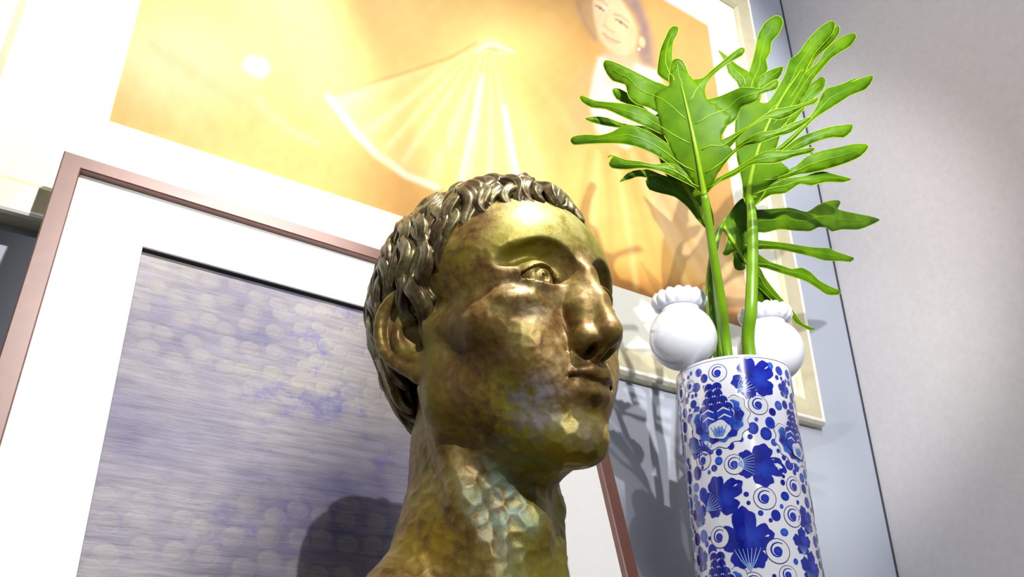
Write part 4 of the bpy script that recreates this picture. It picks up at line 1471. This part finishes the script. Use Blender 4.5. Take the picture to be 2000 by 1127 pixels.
class Blade:
    """A lobed leaf. The outline of each lobe is drawn on a sheet facing the room; depth() bends the sheet in space."""
    def __init__(s, base, tip, d_base, d_tip, side=0.0, bow=0.0):
        s.b, s.t = np.array(base, float), np.array(tip, float)
        s.db, s.dt, s.side, s.bow = d_base, d_tip, side, bow
        s.V, s.F, s.VV, s.VF, s.EV, s.EF, s.outs = [], [], [], [], [], [], []
        s.core = None

    def depth(s, p):
        ax = s.t - s.b
        L_ = np.linalg.norm(ax)
        q = np.array(p, float) - s.b
        u = (q @ ax) / L_ / L_
        v = (q[0] * ax[1] - q[1] * ax[0]) / L_ / L_
        return s.db + (s.dt - s.db) * u + s.side * v + s.bow * v * v - 0.02 * math.sin(min(max(u, 0), 1) * math.pi)

    def lobe(s, outline, root, tip, dz=0.0, fold=0.02, vein=True, wave=0.0):
        """one lobe; root and tip give its own midline, dz the depth its tip gains, fold the crease along the midline"""
        out = smooth_closed(outline)
        r, t = np.array(root, float), np.array(tip, float)
        ax = t - r; L2 = ax @ ax; L_ = math.sqrt(L2)

        if s.core is None: s.core = out
        core_ = s.core

        def posn(pts, lift=0.0):
            PA_ = np.array([tuple(p)[:2] for p in pts], float)
            free = sstep(poly_sd(PA_, core_), 0.0, 55.0) if core_ is not out else np.ones(len(PA_))
            res = []
            for p, w in zip(PA_, free):
                q = p - r
                sct = min(max((q @ ax) / L2, -0.1), 1.15)
                off = (q[0] * ax[1] - q[1] * ax[0]) / L_
                d = s.depth(p) + (0.00015 if core_ is not out else 0.0)
                if core_ is not out:
                    d += w * (dz * max(sct, 0) ** 1.4 + fold * min(abs(off) / 30.0, 1.0) * 0.22 + wave * math.sin(sct * 9 + 0.5) * min(abs(off) / 25, 1))
                res.append(at_depth(p[0], p[1], d + lift))
            return res
        # triangulate with inner points
        pts = [Vector(p) for p in out]
        n0 = len(pts)
        xs_ = [p[0] for p in out]; ys_ = [p[1] for p in out]
        P = []
        st = 9.0
        y = min(ys_)
        while y < max(ys_):
            x = min(xs_)
            while x < max(xs_):
                P.append((x, y)); x += st
            y += st
        if P:
            PA = np.array(P)
            sd = poly_sd(PA, out)
            pts += [Vector(p) for p, d in zip(P, sd) if d < -3.5]
        ed_ = [(i, (i + 1) % n0) for i in range(n0)]
        v2, e2, f2, *_ = delaunay_2d_cdt(pts, ed_, [], 1, 1e-4)
        o0 = len(s.V)
        s.V += posn(v2)
        cen = np.array([np.mean([tuple(v2[i]) for i in f], axis=0) for f in f2])
        hid = poly_sd(cen, core_) < -9.0 if core_ is not out else np.zeros(len(f2), bool)
        for f, h_ in zip(f2, hid):
            if not h_: s.F.append(tuple(o0 + i for i in f))
        s.outs.append((out, posn))
        if vein:
            OA = np.array(out); OB = np.roll(OA, -1, axis=0)
            nx_ = np.array([-ax[1], ax[0]]) / L_
            mids, last = [], 0.0
            for k in range(12):
                c_ = r + ax * (0.04 + 0.078 * k)
                ua, ub = (OA - c_) @ ax, (OB - c_) @ ax
                hit = (ua < 0) != (ub < 0)
                if not hit.any(): continue
                t_ = ua[hit] / (ua[hit] - ub[hit])
                w_ = sorted((((OA[hit] - c_) + (OB[hit] - OA[hit]) * t_[:, None]) @ nx_).tolist())
                best = min(((abs((w_[q] + w_[q + 1]) / 2 - last), (w_[q] + w_[q + 1]) / 2) for q in range(0, len(w_) - 1, 2)), default=None)
                if best is None: continue
                if best[0] > 26 and mids: continue
                last = best[1] if k > 1 else best[1] * 0.3
                mids.append(c_ + nx_ * last)
            if len(mids) > 3:
                V, Fc = tube(posn(mids, -0.0006), [0.0009 * (1 - 0.7 * k / len(mids)) for k in range(len(mids))], 6)
                o1 = len(s.VV); s.VV += V; s.VF += [tuple(o1 + i for i in f) for f in Fc]

    def midrib(s, pts, w0, w1):
        pp = smooth_path(pts, 20)
        V, Fc = tube([at_depth(p[0], p[1], s.depth(p) - 0.0012) for p in pp], [w0 + (w1 - w0) * k / 19 for k in range(20)], 8)
        o1 = len(s.VV); s.VV += V; s.VF += [tuple(o1 + i for i in f) for f in Fc]

    def rims(s):
        """a pale rim along the free edge only"""
        for j, (out, posn) in enumerate(s.outs):
            n0 = len(out)
            keep = np.ones(n0, bool)
            for k, (other, _) in enumerate(s.outs):
                if k == j or (j > 0 and k > 0 and j > k): continue
                if j > 0 and k > 0: continue
                keep &= poly_sd(np.array(out), other) > -1.0
            runs, cur_ = [], []
            for i in range(n0 + 1):
                if keep[i % n0]: cur_.append(out[i % n0])
                else:
                    if len(cur_) > 2: runs.append(cur_)
                    cur_ = []
            if len(cur_) > 2: runs.append(cur_)
            for run in runs:
                V, Fc = tube(posn(run, -0.0005), [0.0005] * len(run), 5)
                o1 = len(s.EV); s.EV += V; s.EF += [tuple(o1 + i for i in f) for f in Fc]

    def build(s, label, stalk, radii):
        s.rims()
        stalk = [stalk[0], stalk[0].lerp(stalk[1], 0.5)] + list(stalk[1:])
        P0 = stalk[0]
        root = empty('philodendron_leaf', tuple(P0))
        tag(root, label, 'leaf', 'cut leaves in the vase')
        off = Vector(P0)
        sp = smooth_path(stalk, 26)
        V, Fc = tube([Vector(p) - off for p in sp], list(np.interp(np.linspace(0, 1, 26), np.linspace(0, 1, len(radii)), radii)), 12)
        mesh_obj('stalk', V, Fc, MAT['stalk'], None, True).parent = root
        bl = mesh_obj('blade', [v - off for v in s.V], s.F, MAT['leaf'], None, True)
        bmx = bmesh.new(); bmx.from_mesh(bl.data)
        bmesh.ops.delete(bmx, geom=[v for v in bmx.verts if not v.link_faces], context='VERTS')
        bmx.to_mesh(bl.data); bmx.free()
        md = bl.modifiers.new('thickness', 'SOLIDIFY'); md.thickness = 0.0009; md.offset = 0
        bl.parent = root
        e = mesh_obj('leaf_rim', [v - off for v in s.EV], s.EF, MAT['leaf_edge'], None, True); e.parent = bl
        v = mesh_obj('midrib', [v - off for v in s.VV], s.VF, MAT['vein'], None, True); v.parent = bl
        return root


def smooth_closed(pts):
    """rounded closed outline through the points"""
    n_ = len(pts)
    out = []
    for i in range(n_):
        a, b_, c, d = [np.array(pts[(i + k) % n_], float) for k in (-1, 0, 1, 2)]
        seg = max(2, int(np.linalg.norm(c - b_) / 9))
        for k in range(seg):
            t = k / seg
            out.append(tuple(0.5 * ((2 * b_) + (c - a) * t * 0.8 + (2 * a * 0.8 - 4.6 * b_ + 3.8 * c - 0.8 * d * 1.0 + 0 * d) * t * t + (-0.8 * a + 2.6 * b_ - 2.6 * c + 0.8 * d) * t ** 3)) if False else tuple(catmull(a, b_, c, d, t)))
    return out


def catmull(a, b, c, d, t, ten=0.40):
    m1, m2 = ten * (c - a), ten * (d - b)
    t2, t3 = t * t, t * t * t
    return (2 * t3 - 3 * t2 + 1) * b + (t3 - 2 * t2 + t) * m1 + (-2 * t3 + 3 * t2) * c + (t3 - t2) * m2


INSIDE = lambda dx, dy, z: Vector((VX + dx, VY + dy, TABLE_Z + z))       # a point inside the vase

# ---- leaf 1: the large leaf in front
B1 = z3([(830, 1060)])[0]
lf = Blade(B1, z3([(700, 380)])[0], 1.055, 1.09, 0.05, 0.08)
rib = lambda s: np.array(z3([(830 - 105 * s - 30 * s * s, 1060 - 640 * s)])[0])
core = z3([(835, 1070), (800, 1050), (745, 965), (690, 900), (640, 800), (600, 720), (575, 620), (560, 520), (640, 470), (650, 400), (690, 360), (740, 400), (775, 440), (840, 520), (850, 550), (930, 600), (980, 640), (960, 690), (925, 770), (990, 830), (920, 930), (880, 1010)])
lf.lobe(core, B1, rib(1.0), 0, 0.012, vein=False)
lf.lobe(z3([(805, 1040), (700, 990), (600, 945), (500, 925), (400, 932), (325, 925), (308, 900), (330, 855), (300, 868), (318, 852), (400, 880), (470, 888), (560, 905), (650, 900), (740, 950), (800, 1000)]), rib(0.04), z3([(310, 880)])[0], -0.035, 0.02)
lf.lobe(z3([(780, 1000), (700, 960), (640, 905), (560, 850), (470, 810), (380, 790), (280, 788), (180, 792), (115, 797), (96, 775), (112, 752), (180, 742), (260, 745), (330, 725), (390, 690), (440, 690), (500, 715), (560, 745), (640, 800), (760, 900)]), rib(0.20), z3([(105, 775)])[0], -0.05, 0.02)
lf.lobe(z3([(770, 840), (700, 800), (620, 750), (540, 710), (450, 670), (380, 640), (290, 600), (210, 590), (160, 560), (147, 535), (165, 528), (230, 555), (330, 565), (420, 575), (500, 600), (560, 635), (640, 690), (750, 780)]), rib(0.42), z3([(152, 540)])[0], -0.04, 0.02)
lf.lobe(z3([(735, 690), (650, 665), (580, 620), (520, 590), (465, 575), (420, 540), (405, 495), (395, 465), (330, 445), (298, 410), (277, 360), (288, 332), (330, 340), (400, 370), (480, 410), (560, 450), (630, 475), (720, 560)]), rib(0.62), z3([(285, 345)])[0], -0.03, 0.02)
lf.lobe(z3([(690, 480), (650, 460), (615, 440), (578, 410), (575, 370), (590, 280), (612, 220), (640, 160), (668, 143), (692, 153), (682, 192), (662, 230), (656, 300), (662, 350), (700, 400)]), z3([(670, 460)])[0], z3([(675, 150)])[0], 0.03, 0.02)
lf.lobe(z3([(640, 470), (640, 400), (655, 338), (682, 322), (712, 335), (732, 370), (748, 410), (775, 442), (760, 520), (700, 520)]), z3([(705, 500)])[0], z3([(682, 328)])[0], -0.025, 0.015)
lf.lobe(z3([(740, 560), (735, 480), (775, 440), (825, 430), (870, 390), (930, 340), (990, 290), (1035, 262), (1056, 272), (1042, 305), (980, 340), (920, 380), (875, 420), (842, 470), (835, 510), (800, 560)]), z3([(735, 570)])[0], z3([(1048, 268)])[0], -0.03, 0.015)
lf.lobe(z3([(760, 680), (790, 600), (850, 550), (920, 530), (990, 500), (1040, 480), (1100, 484), (1150, 486), (1200, 450), (1232, 437), (1244, 455), (1230, 490), (1180, 506), (1142, 520), (1130, 552), (1080, 572), (1035, 590), (1010, 655), (960, 690), (900, 700), (820, 720)]), z3([(765, 690)])[0], z3([(1238, 448)])[0], -0.05, 0.02)
lf.lobe(z3([(800, 820), (860, 740), (920, 772), (1000, 735), (1100, 680), (1200, 610), (1290, 590), (1380, 570), (1450, 538), (1462, 545), (1440, 570), (1380, 590), (1300, 640), (1240, 660), (1180, 650), (1100, 690), (1030, 750), (940, 840), (850, 880)]), rib(0.36), z3([(1455, 543)])[0], -0.06, 0.02)
lf.lobe(z3([(820, 960), (900, 890), (985, 830), (1060, 770), (1140, 728), (1220, 720), (1310, 680), (1412, 645), (1420, 655), (1390, 680), (1310, 730), (1230, 752), (1130, 790), (1050, 805), (980, 860), (900, 960), (840, 1000)]), rib(0.16), z3([(1416, 650)])[0], -0.06, 0.02)
lf.lobe(z3([(830, 1050), (900, 985), (1000, 930), (1100, 868), (1180, 832), (1300, 832), (1420, 812), (1440, 820), (1420, 840), (1330, 862), (1220, 900), (1100, 905), (1000, 965), (900, 1010), (850, 1060)]), rib(0.03), z3([(1435, 820)])[0], -0.05, 0.02)
lf.midrib([z3([(833, 1075)])[0], rib(0.1), rib(0.35), rib(0.65), rib(0.92)], 0.0042, 0.0012)
for s_, e_ in ((0.5, (930, 640)), (0.7, (850, 560))):
    pass
st1 = [INSIDE(-0.030, -0.028, VH - 0.30), at_depth(1421, 690, 1.085), at_depth(1410, 600, 1.075), at_depth(1394, 500, 1.065), at_depth(1382, 420, 1.058), at_depth(1376, 380, 1.0545)]
lf.build('large bright green lobed leaf in front, spread over the golden painting', st1, [0.006, 0.0065, 0.0068, 0.0055, 0.005])

# ---- leaf 2: the leaf behind it that fans out over the grey walls
B2 = z3([(1075, 1075)])[0]
lf = Blade(B2, z3([(1400, 330)])[0], 1.175, 1.225, -0.03, 0.05)
rib = lambda s: np.array(z3([(1075 + 60 * s + 230 * s * s, 1075 - 690 * s)])[0])
lf.lobe(z3([(1060, 1120), (1040, 1000), (1010, 850), (1000, 720), (1010, 600), (1030, 480), (1085, 395), (1120, 470), (1130, 560), (1200, 560), (1280, 420), (1350, 400), (1420, 440), (1360, 560), (1280, 680), (1240, 780), (1220, 860), (1300, 940), (1200, 1010), (1130, 1090)]), B2, rib(1), 0, 0.012, vein=False)
lf.lobe(z3([(1050, 520), (1010, 450), (965, 400), (950, 345), (912, 285), (918, 280), (960, 312), (1010, 355), (1070, 392), (1100, 420), (1110, 520)]), z3([(1070, 480)])[0], z3([(916, 283)])[0], -0.01, 0.015)
lf.lobe(z3([(1030, 560), (1060, 440), (1085, 380), (1110, 290), (1130, 190), (1170, 122), (1222, 86), (1256, 95), (1266, 130), (1240, 190), (1202, 232), (1195, 290), (1172, 330), (1182, 380), (1150, 430), (1120, 500), (1090, 580)]), z3([(1080, 560)])[0], z3([(1250, 100)])[0], 0.02, 0.02)
lf.lobe(z3([(1090, 560), (1110, 470), (1150, 412), (1210, 380), (1266, 366), (1256, 410), (1220, 452), (1160, 490), (1130, 570)]), z3([(1095, 560)])[0], z3([(1264, 370)])[0], -0.02, 0.02)
lf.lobe(z3([(1130, 720), (1120, 580), (1180, 565), (1240, 480), (1280, 400), (1302, 330), (1350, 295), (1400, 222), (1460, 160), (1520, 118), (1552, 124), (1540, 180), (1490, 240), (1430, 310), (1400, 370), (1350, 470), (1280, 580), (1200, 740)]), rib(0.45), z3([(1545, 122)])[0], 0.01, 0.03)
lf.lobe(z3([(1270, 560), (1340, 450), (1400, 340), (1450, 280), (1500, 220), (1545, 160), (1568, 140), (1578, 155), (1570, 192), (1522, 250), (1462, 302), (1430, 350), (1390, 430), (1320, 560)]), z3([(1290, 560)])[0], z3([(1572, 148)])[0], 0.03, 0.02)
lf.lobe(z3([(1210, 740), (1280, 600), (1340, 500), (1390, 400), (1450, 350), (1502, 272), (1560, 222), (1620, 190), (1660, 183), (1668, 207), (1640, 250), (1590, 282), (1530, 322), (1470, 392), (1420, 452), (1350, 545), (1260, 720)]), rib(0.55), z3([(1664, 192)])[0], 0.0, 0.02)
lf.lobe(z3([(1230, 720), (1270, 640), (1330, 570), (1400, 482), (1450, 440), (1480, 424), (1502, 445), (1484, 500), (1412, 562), (1342, 652), (1270, 730)]), z3([(1240, 720)])[0], z3([(1494, 435)])[0], -0.05, 0.02)
lf.lobe(z3([(1200, 850), (1260, 790), (1340, 720), (1430, 620), (1470, 542), (1500, 490), (1550, 475), (1602, 458), (1662, 430), (1672, 436), (1640, 452), (1752, 414), (1758, 440), (1722, 490), (1640, 522), (1580, 562), (1500, 612), (1430, 662), (1330, 765), (1220, 860)]), rib(0.30), z3([(1755, 425)])[0], -0.02, 0.02, wave=0.003)
lf.lobe(z3([(1190, 900), (1270, 820), (1350, 760), (1420, 730), (1520, 700), (1600, 688), (1648, 686), (1642, 722), (1600, 757), (1540, 755), (1470, 772), (1400, 802), (1300, 850), (1210, 930)]), rib(0.20), z3([(1648, 692)])[0], -0.05, 0.02)
lf.lobe(z3([(1130, 1010), (1200, 970), (1330, 918), (1400, 860), (1480, 830), (1570, 812), (1650, 794), (1722, 793), (1734, 815), (1690, 862), (1600, 902), (1500, 932), (1420, 952), (1330, 965), (1220, 1010), (1150, 1040)]), rib(0.10), z3([(1730, 808)])[0], -0.04, 0.02)
lf.lobe(z3([(1080, 1080), (1150, 1010), (1260, 985), (1380, 970), (1480, 945), (1560, 963), (1642, 985), (1602, 1002), (1500, 1002), (1420, 1022), (1360, 1012), (1280, 1062), (1200, 1072), (1140, 1110), (1090, 1150)]), rib(0.02), z3([(1640, 986)])[0], -0.02, 0.02, wave=0.003)
lf.lobe(zb([(1045, 180), (1060, 90), (1120, 60), (1190, 40), (1180, 110), (1160, 170), (1120, 220), (1080, 240)]), z3([(1080, 1070)])[0], zb([(1100, 230)])[0], 0.0, 0.02, vein=False)
lf.midrib([z3([(1072, 1110)])[0], rib(0.15), rib(0.45), rib(0.75), rib(1.0)], 0.0045, 0.0012)
st2 = [INSIDE(0.032, -0.022, VH - 0.30), at_depth(1463, 690, 1.10), at_depth(1467, 600, 1.10), at_depth(1470, 500, 1.13), at_depth(1469, 430, 1.155), at_depth(1464, 385, 1.172)]
lf.build('dark green lobed leaf on the thickest stalk, reaching up across the wall corner', st2, [0.008, 0.0085, 0.0088, 0.0080, 0.0075, 0.005])

# ---- leaf 3: the low leaf hanging out to the right
B3 = z4([(175, 270)])[0]
lf = Blade(B3, z4([(420, 620)])[0], 1.21, 1.24, 0.03, 0.05)
lf.lobe(z4([(165, 255), (205, 200), (255, 130), (310, 85), (360, 120), (400, 180), (395, 290), (400, 400), (400, 540), (340, 530), (300, 490), (255, 430), (200, 462), (172, 452), (185, 420), (200, 340)]), B3, z4([(380, 560)])[0], 0, 0.01, vein=False)
lf.lobe(z4([(230, 300), (330, 180), (460, 163), (600, 153), (660, 168), (720, 180), (780, 140), (850, 110), (920, 103), (932, 125), (915, 160), (960, 175), (1060, 195), (1150, 214), (1187, 233), (1120, 267), (1050, 292), (940, 292), (880, 306), (840, 280), (790, 277), (740, 302), (640, 300), (540, 290), (440, 312), (330, 300)]), z4([(220, 260)])[0], z4([(1180, 235)])[0], -0.07, 0.03, wave=0.003)
lf.lobe(z4([(270, 400), (330, 358), (480, 370), (600, 385), (720, 405), (800, 412), (860, 414), (900, 435), (960, 455), (1020, 478), (1000, 502), (940, 496), (830, 492), (760, 470), (640, 442), (540, 422), (450, 420), (330, 420)]), z4([(270, 390)])[0], z4([(1015, 485)])[0], -0.05, 0.02, wave=0.003)
lf.lobe(z4([(330, 490), (390, 448), (470, 500), (560, 530), (620, 550), (680, 540), (740, 570), (790, 620), (860, 660), (932, 690), (920, 716), (850, 714), (800, 682), (720, 632), (640, 602), (540, 572), (450, 542), (380, 530)]), z4([(330, 500)])[0], z4([(925, 702)])[0], -0.04, 0.02)
lf.lobe(z4([(370, 540), (405, 530), (440, 600), (500, 680), (560, 750), (620, 810), (660, 870), (700, 910), (767, 936), (740, 946), (690, 922), (640, 892), (600, 832), (530, 772), (480, 742), (420, 682), (380, 640)]), z4([(375, 560)])[0], z4([(760, 940)])[0], -0.02, 0.02)
lf.lobe(z4([(330, 520), (390, 540), (430, 620), (472, 700), (478, 760), (470, 792), (440, 797), (400, 795), (380, 740), (350, 640)]), z4([(365, 560)])[0], z4([(440, 790)])[0], 0.01, 0.02)
lf.lobe(z4([(240, 430), (290, 470), (320, 540), (290, 560), (250, 545), (240, 500)]), z4([(280, 470)])[0], z4([(270, 555)])[0], 0.02, 0.02, vein=False)
lf.midrib([z4([(170, 265)])[0], z4([(230, 360)])[0], z4([(300, 480)])[0], z4([(390, 580)])[0]], 0.0040, 0.0020)
st3 = [INSIDE(0.010, 0.036, VH - 0.30), at_depth(1402, 690, 1.14), at_depth(1388, 600, 1.165), at_depth(1388, 530, 1.185), at_depth(1400, 465, 1.20), at_depth(1411, 438, 1.209)]
lf.build('low lobed leaf hanging to the right above the white bulb', st3, [0.007, 0.007, 0.0068, 0.0055, 0.0045])

# ---- leaf 4: mostly hidden behind the front leaf, its lobes showing on the left
B4 = (1388, 452)
lf = Blade(B4, z3([(560, 700)])[0], 1.175, 1.15, 0.0, 0.02)
lf.lobe([(1386, 455), (1372, 420), (1340, 385), (1300, 340), (1280, 280), (1270, 230), (1310, 225), (1345, 280), (1365, 340), (1385, 390), (1395, 440)], B4, (1290, 240), 0, 0.01, vein=False)
lf.lobe(z3([(640, 790), (560, 760), (500, 732), (400, 708), (300, 692), (212, 672), (178, 652), (230, 642), (300, 650), (380, 680), (440, 690), (520, 700), (600, 735), (660, 770)]), z3([(640, 770)])[0], z3([(182, 650)])[0], -0.02, 0.02)
lf.lobe(z3([(620, 700), (520, 640), (430, 580), (350, 545), (328, 500), (335, 487), (362, 488), (420, 520), (470, 570), (540, 620), (600, 655), (650, 700)]), z3([(630, 690)])[0], z3([(332, 492)])[0], -0.02, 0.02)
lf.lobe(zb([(800, 190), (700, 130), (600, 100), (520, 76), (470, 68), (420, 84), (366, 100), (400, 62), (440, 40), (520, 32), (600, 62), (700, 92), (790, 140)]), zb([(800, 170)])[0], zb([(368, 98)])[0], -0.02, 0.02)
lf.lobe(zb([(835, 350), (790, 300), (740, 235), (670, 180), (600, 162), (530, 140), (512, 95), (535, 62), (590, 70), (640, 100), (720, 150), (790, 200), (830, 270), (850, 340)]), zb([(835, 340)])[0], zb([(520, 95)])[0], -0.03, 0.02, wave=0.003)
lf.midrib([B4, (1360, 400), (1320, 330), (1290, 260)], 0.0038, 0.0012)
st4 = [INSIDE(-0.036, 0.014, VH - 0.30), at_depth(1412, 690, 1.125), at_depth(1404, 600, 1.135), at_depth(1396, 520, 1.16), at_depth(1389, 455, 1.174)]
lf.build('leaf hidden behind the large front leaf, yellow-green lobes showing at its left', st4, [0.006, 0.006, 0.0055, 0.0045])
